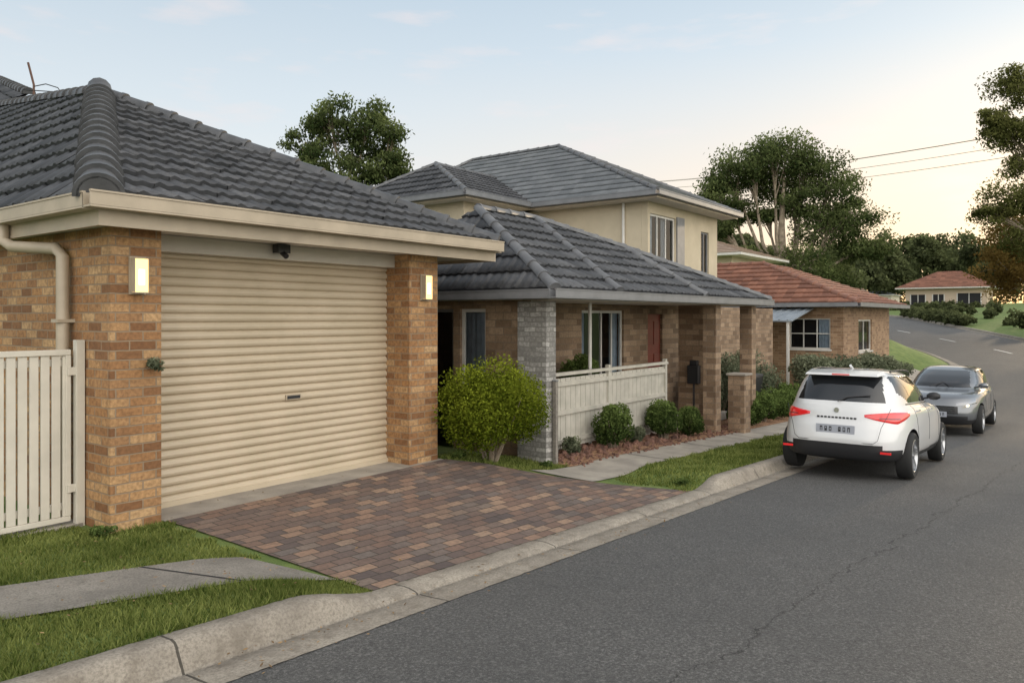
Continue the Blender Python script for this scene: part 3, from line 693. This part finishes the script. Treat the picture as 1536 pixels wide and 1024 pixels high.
mb=MB(); mb.box(20.02,20.5,9.26,9.298,3.0,4.6,GREYM) ; mb.tube([(18.24,10,4.85),(18.24,10,2.3)],.04,WHITE,8); mb.tube([(18.24,13.0,4.75),(18.2,12.6,4.5),(18.22,12.3,4.45)],.04,DARKM,6)
mb.done('wall_fittings',h2)
Z5=5.02
Q0=(17.75,8.75,Z5);Q1=(23.4,8.75,Z5);AP=(20.55,13.6,7.25);AP2=(20.55,17.2,7.25);Q2=(23.4,21,Z5);Q3=(17.75,21,Z5)
tile_plane(h2,[Q0,Q1,AP],Q0,Q1,mat=TILEG,K=2,flat=True,tw=.4,g=.28,step=.03)
tile_plane(h2,[Q0,AP,AP2,Q3],Q0,Q3,mat=TILEG,K=2,flat=True,tw=.4,g=.28,step=.03)
mb=MB(); mb.face([Q1,Q2,AP2,AP],CAP); mb.face([Q2,Q3,AP2],CAP); mb.done('roof_rear_slopes',h2)
W0=(14.9,12.7,Z5-.01);W1=(17.9,12.7,Z5-.01);WA=(16.6,15.3,6.25);WB=(19.5,15.3,6.25);W3=(14.9,18.2,Z5-.01)
tile_plane(h2,[W0,(19.5,12.7,Z5-.01),WB,WA],W0,W1); tile_plane(h2,[W0,WA,W3],W0,W3)
mb=MB(); mb.face([WA,WB,(19.5,18.2,Z5),W3],CAP); mb.done('roof_rear_slopes',h2)
mb=MB()
for a,b in ((Q0,AP),(AP,AP2),(Q1,AP),(W0,WA),(WA,WB),(W3,WA),(Q3,AP2)): caps(mb,a,b,.085,.4,mat=LC,lift=.03)
mb.done('ridge_caps',h2,smooth=True)
mb=MB()
for a,b,o in (((17.63,8.75,0),(23.5,8.75,0),(0,-1,0)),((17.75,8.752,0),(17.75,21,0),(-1,0,0)),((23.4,8.752,0),(23.4,21,0),(1,0,0)),((14.78,12.7,0),(17.7,12.7,0),(0,-1,0)),((14.9,12.702,0),(14.9,18,0),(-1,0,0))):
    gutter(mb,a,b,o,Z5,.12,.11,GREYM)
mb.box(17.78,23.38,8.78,8.81,U0-.06,Z5-.02,CREAM); mb.box(17.78,17.81,8.812,21,U0-.06,Z5-.02,CREAM)
mb.box(14.93,17.9,12.73,12.76,U0-.06,Z5-.03,CREAM); mb.box(14.93,14.96,12.762,18,U0-.06,Z5-.03,CREAM)
mb.box(17.812,23.37,8.812,9.3,U0-.05,U0-.04,SOFF); mb.box(17.812,18.3,9.302,21,U0-.05,U0-.04,SOFF)
mb.box(14.962,18.2,12.762,13.2,U0-.05,U0-.04,SOFF); mb.box(14.962,15.4,13.202,18,U0-.05,U0-.04,SOFF)
mb.done('gutters',h2)

f2=empty('paling_fence',(0,0,0)); mb=MB(); Yf=6.45
for x in (9.0,13.35,11.2):
    zb=g1(x,Yf); mb.box(x,x+.07,Yf-.035,Yf+.035,zb-.1,1.0,FENCEW)
for x in np.arange(9.08,13.33,.145): mb.box(x,x+.135,Yf+.006,Yf+.022,-.22,.86,FENCEW)
mb.box(8.97,13.45,Yf-.045,Yf+.045,.90,.95,FENCEW)
for z in (.74,.30,-.14): mb.box(9.07,13.35,Yf-.03,Yf+.004,z,z+.07,FENCEW)
mb.done('fence_boards',f2,bevel=.004)
po=empty('timber_post',(8.93,6.15,g1(8.93,6.15))); mb=MB(); mb.box(-.03,.03,-.21,-.15,-.1,1.15,M('weathered_timber',(.16,.145,.125),.9,(.26,.235,.205),scale=30)); mb.box(-.035,.035,-.215,-.145,1.152,1.17,GREYM); mb.done('post',po,bevel=.005)
lb=empty('letterbox_pillar',(0,0,0)); mb=MB(); mb.box(15.0,15.35,5.5,5.84,-.75,.62,BRICK2); mb.box(14.97,15.38,5.47,5.87,.622,.66,CONC); mb.done('brick_pillar',lb,bevel=.006)
ml=empty('meter_box',(0,0,0)); mb=MB(); mb.box(14.86,14.998,6.42,6.66,.42,.80,DARKM); mb.box(14.90,14.998,6.46,6.62,.802,.9,DARKM); mb.tube([(14.93,6.54,.42),(14.93,6.54,-.3)],.02,DARKM); mb.done('box',ml,bevel=.02)
for x,y in ((18.6,6.9),(19.3,7.0)):
    wb=empty('wheelie_bin',(x,y,g1(x,y))); mb=MB(); mb.hexa([(-.22,-.25,.03),(.22,-.25,.03),(.22,.25,.03),(-.22,.25,.03)],[(-.28,-.32,.95),(.28,-.32,.95),(.28,.32,.95),(-.28,.32,.95)],DARKM); mb.hexa([(-.3,-.34,.953),(.3,-.34,.953),(.3,.34,.953),(-.3,.34,.953)],[(-.27,-.3,1.04),(.27,-.3,1.0),(.27,.3,1.0),(-.27,.3,1.04)],DARKM); mb.tube([(-.3,.3,.06),(.3,.3,.06)],.08,DARKM,10); mb.done('bin',wb,bevel=.02)

# ---------------- brick house beyond ----------------
h3=empty('brick_house',(0,0,0)); mb=MB()
wall(mb,'y',26.0,6.3,14.5,-.9,2.2,BRICK3,[(6.7,8.0,.75,1.75)])
wall(mb,'x',6.3,26.202,33,-.9,2.2,BRICK3,[(28,30,.6,1.7)])
mb.done('brick_walls',h3); window(h3,'y',26.0,6.7,8.0,.75,1.75,(.33,.66),WHITE,[(0,.3)],tr=(.5,),fw=.04); window(h3,'x',6.3,28,30,.6,1.7,(.5,))
R0=(25.5,5.75,2.25);R3=(25.5,15,2.25);RA=(28.2,9.6,3.75);RB=(28.2,15,3.75);R1=(33.5,5.75,2.25)
tile_plane(h3,[R0,RA,RB,R3],R0,R3,mat=TILER,K=4); tile_plane(h3,[R0,R1,(31,9.6,3.75),RA],R0,R1,mat=TILER,K=4)
mb=MB(); TC=M('terracotta_cap',(.22,.10,.07),.7,(.30,.15,.1)); caps(mb,R0,RA,.11,.4,mat=TC,lift=.03); caps(mb,RA,RB,.11,.4,mat=TC,lift=.03); mb.done('ridge_caps',h3,smooth=True)
mb=MB(); gutter(mb,(25.5,5.75,0),(25.5,15,0),(-1,0,0),2.24,.12,.11,GREYM); gutter(mb,(25.4,5.75,0),(33.5,5.75,0),(0,-1,0),2.24,.12,.11,GREYM); mb.box(25.52,26,5.8,15,2.12,2.13,SOFF)
AW=M('awning_metal',(.34,.38,.42),.4,(.26,.3,.34),scale=3,metallic=.3)
mb.hexa([(23.6,7.2,1.65),(25.9,7.2,2.05),(25.9,13,2.05),(23.6,13,1.65)],[(23.6,7.2,1.69),(25.9,7.2,2.09),(25.9,13,2.09),(23.6,13,1.69)],AW)
for y in np.arange(7.3,13,.25): mb.hexa([(23.6,y,1.692),(25.9,y,2.092),(25.9,y+.05,2.092),(23.6,y+.05,1.692)],[(23.6,y,1.72),(25.9,y,2.12),(25.9,y+.05,2.12),(23.6,y+.05,1.72)],AW)
for y in (7.3,10.8): mb.box(23.65,23.72,y,y+.07,-.7,1.66,WHITE)
mb.done('gutter_and_awning',h3)
def hiphouse(name,x0,x1,y0,y1,zb,ze,zt,wallm,roofm,over=.6,details=None,ridge=.35):
    e=empty(name,(0,0,0)); mb=MB(); mb.box(x0,x1,y0,y1,zb-1,ze,wallm)
    mb.box(x0-over,x1+over,y0-over,y1+over,ze,ze+.12,WHITE)
    a=(x0-over,y0-over,ze+.125);b=(x1+over,y0-over,ze+.125);c=(x1+over,y1+over,ze+.125);d=(x0-over,y1+over,ze+.125)
    xm=(x0+x1)/2; m1=(xm,y0+(y1-y0)*ridge,zt); m2=(xm,y1-(y1-y0)*ridge,zt)
    mb.done('walls',e)
    tile_plane(e,[a,m1,m2,d],a,d,mat=roofm,K=2,flat=True,tw=.5,g=.4); tile_plane(e,[a,b,m1],a,b,mat=roofm,K=2,flat=True,tw=.5,g=.4)
    mb=MB(); mb.face([b,c,m2,m1],roofm); mb.face([c,d,m2],roofm); mb.done('roof_rear',e)
    if details:
        mb=MB()
        for (p,q,z0,z1,mm) in details:
            mb.box(x0-.05,x0-.003,p,q,z0,z1,mm)
            if mm is DARK:
                mb.box(x0-.09,x0-.052,p-.08,p+.03,z0,z1,WHITE); mb.box(x0-.09,x0-.052,q-.03,q+.08,z0,z1,WHITE); mb.box(x0-.085,x0-.053,(p+q)/2-.04,(p+q)/2+.04,z0,z1,WHITE)
        mb.done('doors_and_windows',e)
    return e
hiphouse('tiled_house',105,112,9.6,18.2,2.4,5.2,7.4,M('pale_render',(.55,.44,.33),.8),TILER,over=1,details=[(10.2,12.6,2.6,4.6,DARK),(14,15.2,3.2,4.5,DARK),(16,17.6,3.2,4.5,DARK)])
hiphouse('white_house',122,128,23,28,2.4,4.9,5.6,M('off_white_render',(.6,.54,.44),.8),TILEG,over=.3)
hiphouse('gabled_house',126,134,29,37,2.4,5.6,8.0,RENDER,M('brown_tile',(.2,.13,.09),.7,(.25,.17,.12),attr=True))
hiphouse('rendered_house',38,44,14.6,22,0,4.9,6.2,RENDER,M('pinkish_tile',(.30,.22,.17),.7,(.36,.28,.22),attr=True),over=.8)

pp=empty('power_pole',(46,-5.2,g1(46,-5.2))); mb=MB(); mb.tube([(0,0,-.3),(0,0,12)],[.17,.12],BARK,10); mb.box(-1.2,1.2,-.06,.06,11.1,11.25,BARK); mb.done('pole',pp)
pl_=empty('power_line',(0,0,0)); mb=MB(); CB=M('cable',(.30,.26,.21),.5)
for i,(dz,dx) in enumerate(((0,-1.0),(.15,-.35),(-.25,.9),(-1.0,0.1))):
    s=Vector((63.7+dx,31.8,13.9+dz*1.1)); e=Vector((46+dx,-5.2,11.5+dz)); pts=[s.lerp(e,t)-Vector((0,0,1.2*4*t*(1-t)*.5)) for t in np.linspace(0,1,16)]
    mb.tube(pts,.018,CB,5)
mb.done('cables',pl_)

# ---------------- cars ----------------
RUB=M('tyre_rubber',(.018,.018,.018),.8); RIM=M('alloy_rim',(.45,.46,.48),.3,metallic=.9); RIMD=M('dark_rim',(.05,.05,.055),.35,metallic=.6)
BLKP=M('black_plastic',(.022,.022,.024),.5); CGL=M('car_glass',(.012,.014,.017),.06,coat=.6)
TAIL=M('tail_lamp',(.42,.01,.012),.15,coat=1); t_=TAIL.node_tree.nodes['Principled BSDF']; t_.inputs['Emission Color'].default_value=(1,.03,.03,1); t_.inputs['Emission Strength'].default_value=.30
TAILD=M('tail_lamp_inner',(.16,.004,.005),.15,coat=1)
HEAD=M('head_lamp',(.25,.26,.28),.1,coat=1,metallic=.6); LAMPW=emis('head_lamp_bulb',(1,.85,.6),2.0)
CHR=M('chrome',(.6,.6,.6),.15,metallic=1); PLATE=M('number_plate',(.35,.37,.42),.4)
def car(name,loc,rotz,pitch,body,L=4.35,H=1.57,kind='hatch',rim=RIM):
    e=empty(name,loc); e.rotation_euler=(0,pitch,rotz)
    hz=H/1.57
    rows=[(.25,.22,.30,L-.35,.68,5),(.29,.25,.10,L-.14,.82,5),(.40,.38,.03,L-.04,.885,5),(.56,.52,.0,L,.905,4.6),(.72,.66,.03,L-.02,.905,4.4),
     (.84,.76,.07,L-.07,.90,4.2),(.95,.86,.09,L-.16,.885,4),(1.03,.94,.12,L-.42,.845,4),(1.06,1.02,.15,L-1.12,.80,4.2),
     (1.18,1.14,.22,L-1.32,.765,4.2),(1.34,1.32,.33,L-1.68,.70,4.2),(1.465,1.455,.46,L-2.05,.615,4.2),(1.525,1.53,.62,L-2.30,.50,4),(1.55,1.57,.95,L-2.55,.30,3.5)]
    rows=[(a*hz,b*hz,c,d,w,n) for a,b,c,d,w,n in rows]
    NP=300; SUB=6
    arr=np.array(rows); M_=len(rows)
    vs=[]; tt=[]
    for i in range(M_-1):
        p0=arr[max(i-1,0)];p1=arr[i];p2=arr[i+1];p3=arr[min(i+2,M_-1)]
        for s in range(SUB):
            t=s/SUB
            m1=(p2-p0)*.35; m2=(p3-p1)*.35
            vs.append((2*t**3-3*t*t+1)*p1+(t**3-2*t*t+t)*m1+(-2*t**3+3*t*t)*p2+(t**3-t*t)*m2); tt.append(i+t)
    vs.append(arr[-1]); tt.append(M_-1)
    th=np.linspace(0,2*np.pi,4001)[:-1]+np.pi
    S=[]
    for h in vs:
        zr_,zf_,xr,xf,w,n=h; cx=(xr+xf)/2; ax=(xf-xr)/2
        c=np.cos(th);s=np.sin(th); x=cx+ax*np.sign(c)*np.abs(c)**(2/n); y=w*np.sign(s)*np.abs(s)**(2/n)
        y=y*(1-.07*((x-cx)/ax)**2*(x>cx)-.03*((x-cx)/ax)**2*(x<=cx))
        seg=np.hypot(np.diff(np.append(x,x[0])),np.diff(np.append(y,y[0]))); cum=np.concatenate([[0],np.cumsum(seg)]); tot=cum[-1]
        q=np.linspace(0,tot,NP+1)[:-1]; xx=np.interp(q,cum,np.append(x,x[0])); yy=np.interp(q,cum,np.append(y,y[0]))
        f=np.clip(xx/L,0,1); zz=zr_+(zf_-zr_)*f
        S.append(np.stack([xx,yy,zz],-1))
    S=np.array(S); nR=len(S)
    V=S.reshape(-1,3).tolist(); F=[];MI=[]
    mats=[body,BLKP,CGL,TAIL,HEAD,RUB,CHR]
    for r in range(nR-1):
        for i in range(NP):
            i2=(i+1)%NP; c=(S[r,i]+S[r,i2]+S[r+1,i]+S[r+1,i2])/4; t=(tt[r]+tt[r+1])/2; x,y,z=c; ay=abs(y); mi=0
            z/=hz
            if z<.36: mi=1
            if x<.5 and z<.46 and ay<.80: mi=1
            if x<.4 and z<.50 and ay<.62: mi=1
            if 8.25<t<10.95:
                if x<.62 and ay<.60-.10*(t-8.2)/2.7: mi=2
                elif x>L-2.1 and ay<.60-.04*(t-8): mi=2
                elif ay>.55 and .62+.30*max(0,9.4-t)<x<L-1.38-.335*(t-8.2):
                    mi=2
                    if abs(x-1.98)<.045: mi=1
            if x>L-.62:
                if x>L-.2 and ay<.46 and .50<z<.68: mi=1
                if x>L-.2 and ay<.66 and .30<z<.44: mi=1
            F.append((r*NP+i,r*NP+i2,(r+1)*NP+i2,(r+1)*NP+i)); MI.append(mi)
    F.append(tuple(range(NP))[::-1]); MI.append(1); F.append(tuple((nR-1)*NP+i for i in range(NP))); MI.append(0)
    me=D.meshes.new('body_shell'); me.from_pydata(V,[],F)
    for m in mats: me.materials.append(m)
    me.polygons.foreach_set('material_index',MI); me.polygons.foreach_set('use_smooth',[True]*len(F)); me.update()
    bm=bmesh.new(); bm.from_mesh(me); bmesh.ops.recalc_face_normals(bm,faces=bm.faces[:]); bm.to_mesh(me); bm.free()
    o=D.objects.new('tmp',me); link(o)
    xw=(.84,L-.86); cut=[]
    for x in xw:
        for s in (-1,1):
            bm=bmesh.new(); bmesh.ops.create_cone(bm,cap_ends=True,segments=40,radius1=.375,radius2=.375,depth=.5,matrix=Matrix.Translation((x,s*.86,.345))@Matrix.Rotation(math.pi/2,4,'X'))
            cm=D.meshes.new('cut'); bm.to_mesh(cm); bm.free()
            for m in mats: cm.materials.append(m)
            for p in cm.polygons: p.material_index=1
            co=D.objects.new('cut',cm); link(co); cut.append(co)
            b=o.modifiers.new('bool','BOOLEAN'); b.operation='DIFFERENCE'; b.object=co; b.solver='EXACT'
    bpy.context.view_layer.update(); dg=bpy.context.evaluated_depsgraph_get()
    me2=D.meshes.new_from_object(o.evaluated_get(dg))
    D.objects.remove(o); [D.objects.remove(c) for c in cut]
    me2.set_sharp_from_angle(angle=math.radians(35))
    bo=D.objects.new('body',me2); link(bo,e)
    for x in xw:
        for s in (-1,1):
            mb=MB(); yo=s*.90; R=.335
            prf=[(.20,.30),(.21,.325),(.17,.335),(.06,.335),(.02,.325),(.0,.30),(.01,.235),(.03,.232)]
            n=36; k=mb.mi(RUB); rings=[]
            for (dy,r) in prf:
                rings.append(len(mb.v))
                for q in range(n):
                    a=2*math.pi*q/n; mb.v.append((x+r*math.cos(a),yo-s*dy,R+r*math.sin(a)))
            for a_,b_ in zip(rings[:-1],rings[1:]):
                for q in range(n): mb.f.append((a_+q,a_+(q+1)%n,b_+(q+1)%n,b_+q)); mb.m.append(k)
            mb.f.append(tuple(rings[0]+q for q in range(n))); mb.m.append(k)
            k=mb.mi(rim); r2=[]
            for (dy,r) in ((.012,.236),(.008,.225),(.03,.212),(.12,.205)):
                r2.append(len(mb.v))
                for q in range(n):
                    a=2*math.pi*q/n; mb.v.append((x+r*math.cos(a),yo-s*dy,R+r*math.sin(a)))
            for a_,b_ in zip(r2[:-1],r2[1:]):
                for q in range(n): mb.f.append((a_+q,a_+(q+1)%n,b_+(q+1)%n,b_+q)); mb.m.append(k)
            kd=mb.mi(RIMD); mb.f.append(tuple(r2[-1]+q for q in range(n))); mb.m.append(kd)
            for q in range(10):
                a=2*math.pi*(q//2)/5+(.12 if q%2 else -.12)+.3; ca,sa=math.cos(a),math.sin(a)
                def P_(r,w,dy): return (x+r*ca-w*sa,yo-s*dy,R+r*sa+w*ca)
                mb.hexa([P_(.03,-.016,.06),P_(.22,-.013,.045),P_(.22,.013,.045),P_(.03,.016,.06)],[P_(.03,-.016,.03),P_(.222,-.012,.012),P_(.222,.012,.012),P_(.03,.016,.03)],rim)
            mb.tube([(x,yo-s*.07,R),(x,yo-s*.02,R)],.045,rim,14)
            mb.done('wheel',e,smooth=True)
    def spt(x_t,ts,side=1):
        r=min(range(nR),key=lambda q:abs(tt[q]-ts)); row=S[r]; m=row[:,1]*side>.3
        idx=np.where(m)[0]; j=idx[np.argmin(np.abs(row[idx,0]-x_t))]; return Vector(row[j])
    def samp(t,i,off):
        r=t*SUB; r0=int(min(nR-2,math.floor(r))); fr=r-r0; i0=int(math.floor(i)); fi=i-i0
        def g(a,b): return S[a,b%NP]
        p=(g(r0,i0)*(1-fi)+g(r0,i0+1)*fi)*(1-fr)+(g(r0+1,i0)*(1-fi)+g(r0+1,i0+1)*fi)*fr
        tg=g(r0,i0+2)-g(r0,i0-1); n=np.array([tg[1],-tg[0],0]); n/=np.linalg.norm(n)
        if np.dot(n[:2],p[:2]-np.array([L/2,0]))<0: n=-n
        return tuple(p+n*off)
    mb=MB()
    def patch(i0,i1,lohi,mat,off,nu=26,nv=6):
        for sg in (1,-1):
            G_=[]
            for a in range(nu+1):
                s=a/nu; lo,hi=lohi(s); G_.append([samp(lo+(hi-lo)*b/nv,sg*(i0+(i1-i0)*s),off*(.15 if (a in (0,nu) or b in (0,nv)) else 1)) for b in range(nv+1)])
            k=mb.mi(mat); base=len(mb.v)
            for c in G_: mb.v+=c
            for a in range(nu):
                for b in range(nv):
                    q=(base+a*(nv+1)+b,base+(a+1)*(nv+1)+b,base+(a+1)*(nv+1)+b+1,base+a*(nv+1)+b+1)
                    mb.f.append(q); mb.m.append(k)
    if kind=='hatch':
        tl=lambda s:(5.45-.75*math.sin(min(1,s*1.7)*math.pi/2)+1.05*max(0,s-.55)/.45, 5.7+.55*math.sin(min(1,s*1.7)*math.pi/2)+.02)
        patch(10.5,36,tl,TAIL,.014)
        patch(15,27,lambda s:(5.25,5.5),TAILD,.018,12,3)
    else:
        M2=NP//2
        patch(M2-30,M2-12,lambda s:(4.75-.35*s,5.75-.5*s),HEAD,.010,16,5)
    for s in (-1,1):
        for xt in (1.98,1.02,L-1.38):
            pts=[spt(xt+(.12*(8-q)/5 if xt==1.02 else 0),q,s) for q in np.arange(2.6,8.2,.4)]
            mb.tube(pts,.004,DARKM,4)
        mb.tube([spt(x,8.15,s)+Vector((0,s*.002,0)) for x in np.arange(.8,L-1.2,.15)],.009,BLKP if kind=='hatch' else CHR,5)
        for xt in (1.15,2.12):
            p=spt(xt,6.3,s); mb.box(p.x,p.x+.18,p.y-.012,p.y+s*.03,p.z,p.z+.028,body)
        p=spt(L-1.48,8.4,s); mb.tube([(p.x,p.y-s*.03,p.z),(p.x-.01,p.y+s*.10,p.z+.03)],.018,BLKP,6)
        x0,y0,z0=(p.x-.02,p.y+s*.17,p.z+.06)
        mb.tube([(x0,y0-s*.10+s*.05*q,z0) for q in range(5)],[.02,.058,.068,.062,.03],BLKP if kind=='hatch' else body,10)
    zt=1.475*hz
    if kind=='hatch':
        mb.hexa([(.28,-.50,zt-.02),(.62,-.54,zt+.01),(.62,.54,zt+.01),(.28,.50,zt-.02)],[(.30,-.48,zt+.012),(.62,-.50,zt+.058),(.62,.50,zt+.058),(.30,.48,zt+.012)],body)
        mb.box(.275,.285,-.12,.12,zt-.012,zt+.004,TAIL)
        for s in (-1,1): mb.tube([(.85,s*.55,1.525),(1.3,s*.565,1.548),(2.0,s*.55,1.545),(2.3,s*.54,1.52)],.014,BLKP,6)
        mb.tube([(1.0,0,1.55),(.86,0,1.60)],.02,body,6)
    def plate(xp,z,s,m):
        mb.box(xp,xp+s*.012,-.26,.26,z-.06,z+.06,m)
        for i in range(7):
            y=-.20+i*.062
            if i==3: continue
            mb.box(xp-.003 if s>0 else xp,xp if s>0 else xp+.003,y,y+.034,z-.033,z+.033,BLKP)
            mb.box(xp-.004 if s>0 else xp+.0031,xp-.0031 if s>0 else xp+.004,y+.010,y+.024,z-.018+.02*(i%3-1),z+.012+.01*(i%2),m)
    if kind=='hatch':
        plate(.012,.70,1,PLATE)
        for i in range(11):
            y=-.27+i*.05; mb.box(.066,.074,y,y+.034,.848,.872,BLKP)
        mb.tube([(.115,0,.965),(.075,0,.965)],.035,CHR,16)
        mb.tube([(.13,0,1.09),(.19,-.12,1.15),(.225,-.42,1.19)],.009,BLKP,5)
        for s in (-1,1): mb.box(.028,.045,s*.66-.07,s*.66+.07,.40,.43,TAIL)
        for s in (-1,1):
            mb.tube([(.135,s*.70,1.02),(.085,s*.66,.90),(.035,s*.60,.76),(.012,s*.56,.58),(.012,s*.50,.53)],.004,DARKM,4)
        mb.tube([(.012,y,.53) for y in np.linspace(-.5,.5,8)],.004,DARKM,4)
    else:
        plate(L+.002,.47,-1,PLATE)
        mb.tube([(L-.04,0,.60),(L+.01,0,.60)],.05,CHR,14)
        for z in (.50,.55,.60,.65): mb.box(L-.02,L-.002,-.42,.42,z,z+.010,CHR)
        for s in (-1,1): mb.tube([(L-.17,s*.66,.685),(L-.055,s*.655,.685)],.026,LAMPW,10)
        for s in (-1,1): mb.tube([(L-1.12,s*.25,1.03),(L-1.3,s*.05,1.11),(L-1.45,s*-.1,1.17)],.008,BLKP,4)
    mb.done('trim',e,smooth=True)
    return e
sl=math.atan(.0507)
car('white_car',(11.45,2.90,float(zr(11.5))+.04),0,sl,M('white_car_paint',(.66,.665,.67),.28,coat=1),L=4.35)
car('grey_car',(24.15,2.85,float(zr(24.15))+.045),math.pi,-math.atan(.03),M('grey_car_paint',(.17,.18,.195),.32,metallic=.6,coat=1),kind='sedan',H=1.52)

# ---------------- world & light ----------------
w=D.worlds.new('World'); SC.world=w; w.use_nodes=True; t=w.node_tree; bg=t.nodes['Background']; wo=t.nodes['World Output']
sky=N(t,'ShaderNodeTexSky',sky_type='NISHITA'); sky.sun_disc=False; sky.sun_elevation=math.radians(9); sky.sun_rotation=math.radians(93); sky.air_density=1.0; sky.dust_density=1.0; sky.ozone_density=1.5
L_(t,sky.outputs[0],bg.inputs[0]); bg.inputs[1].default_value=.022
tc=N(t,'ShaderNodeTexCoord'); vec=tc.outputs['Generated']; s=N(t,'ShaderNodeSeparateXYZ'); L_(t,vec,s.inputs[0])
z=s.outputs[2]
col=ramp(t,z,[(0.0,(.87,.82,.76)),(.12,(.84,.84,.82)),(.26,(.68,.75,.80)),(.42,(.50,.61,.71)),(.6,(.48,.53,.58)),(1,(.45,.48,.52))])
def dotv(d):
    n=N(t,'ShaderNodeVectorMath',operation='DOT_PRODUCT'); L_(t,vec,n.inputs[0]); n.inputs[1].default_value=d; return n.outputs['Value']
sunw=mth(t,'MULTIPLY',ramp(t,dotv((.999,-.05,0)),[(.55,0.0),(.98,.95)]),ramp(t,z,[(0.0,1.0),(.12,.62),(.32,0.0)]))
col=mixc(t,sunw,col,(1.0,.68,.40))
cm=N(t,'ShaderNodeMapping'); cm.inputs['Scale'].default_value=(3,3,14); L_(t,vec,cm.inputs[0])
cn=noise_(t,1.6,6,cm.outputs[0]); cl=mth(t,'MULTIPLY',ramp(t,cn,[(.55,0.0),(.72,.6)]),ramp(t,z,[(.05,.0),(.2,1.0)]))
col=mixc(t,cl,col,(.86,.76,.74))
back=ramp(t,dotv((-.45,-.87,.2)),[(.0,0.0),(.75,1.0)])  # unseen sky behind camera: extra warm brightness added to light the house fronts
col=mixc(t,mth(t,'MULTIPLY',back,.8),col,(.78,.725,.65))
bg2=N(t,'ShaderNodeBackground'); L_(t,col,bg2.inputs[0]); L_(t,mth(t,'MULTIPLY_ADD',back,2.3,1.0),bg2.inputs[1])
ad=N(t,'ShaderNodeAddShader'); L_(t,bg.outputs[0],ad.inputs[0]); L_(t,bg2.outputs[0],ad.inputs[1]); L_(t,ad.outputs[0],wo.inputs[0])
sd=D.lights.new('sun','SUN'); sd.energy=1.5; sd.angle=math.radians(2); sd.color=(1,.78,.52); so=D.objects.new('sun',sd); link(so)
el=math.radians(9); az=math.radians(93); dv=Vector((math.sin(az)*math.cos(el),math.cos(az)*math.cos(el),math.sin(el)))
so.rotation_euler=dv.to_track_quat('Z','Y').to_euler(); so.location=(0,0,20)
cd=D.cameras.new('camera'); cd.sensor_width=36; cd.lens=36*1150/1536; cd.shift_y=-37/1536; cd.clip_end=4000; cd.clip_start=.05
co=D.objects.new('camera',cd); link(co); co.location=(0,0,1.8); co.rotation_euler=(math.radians(90),0,math.radians(-53)); SC.camera=co
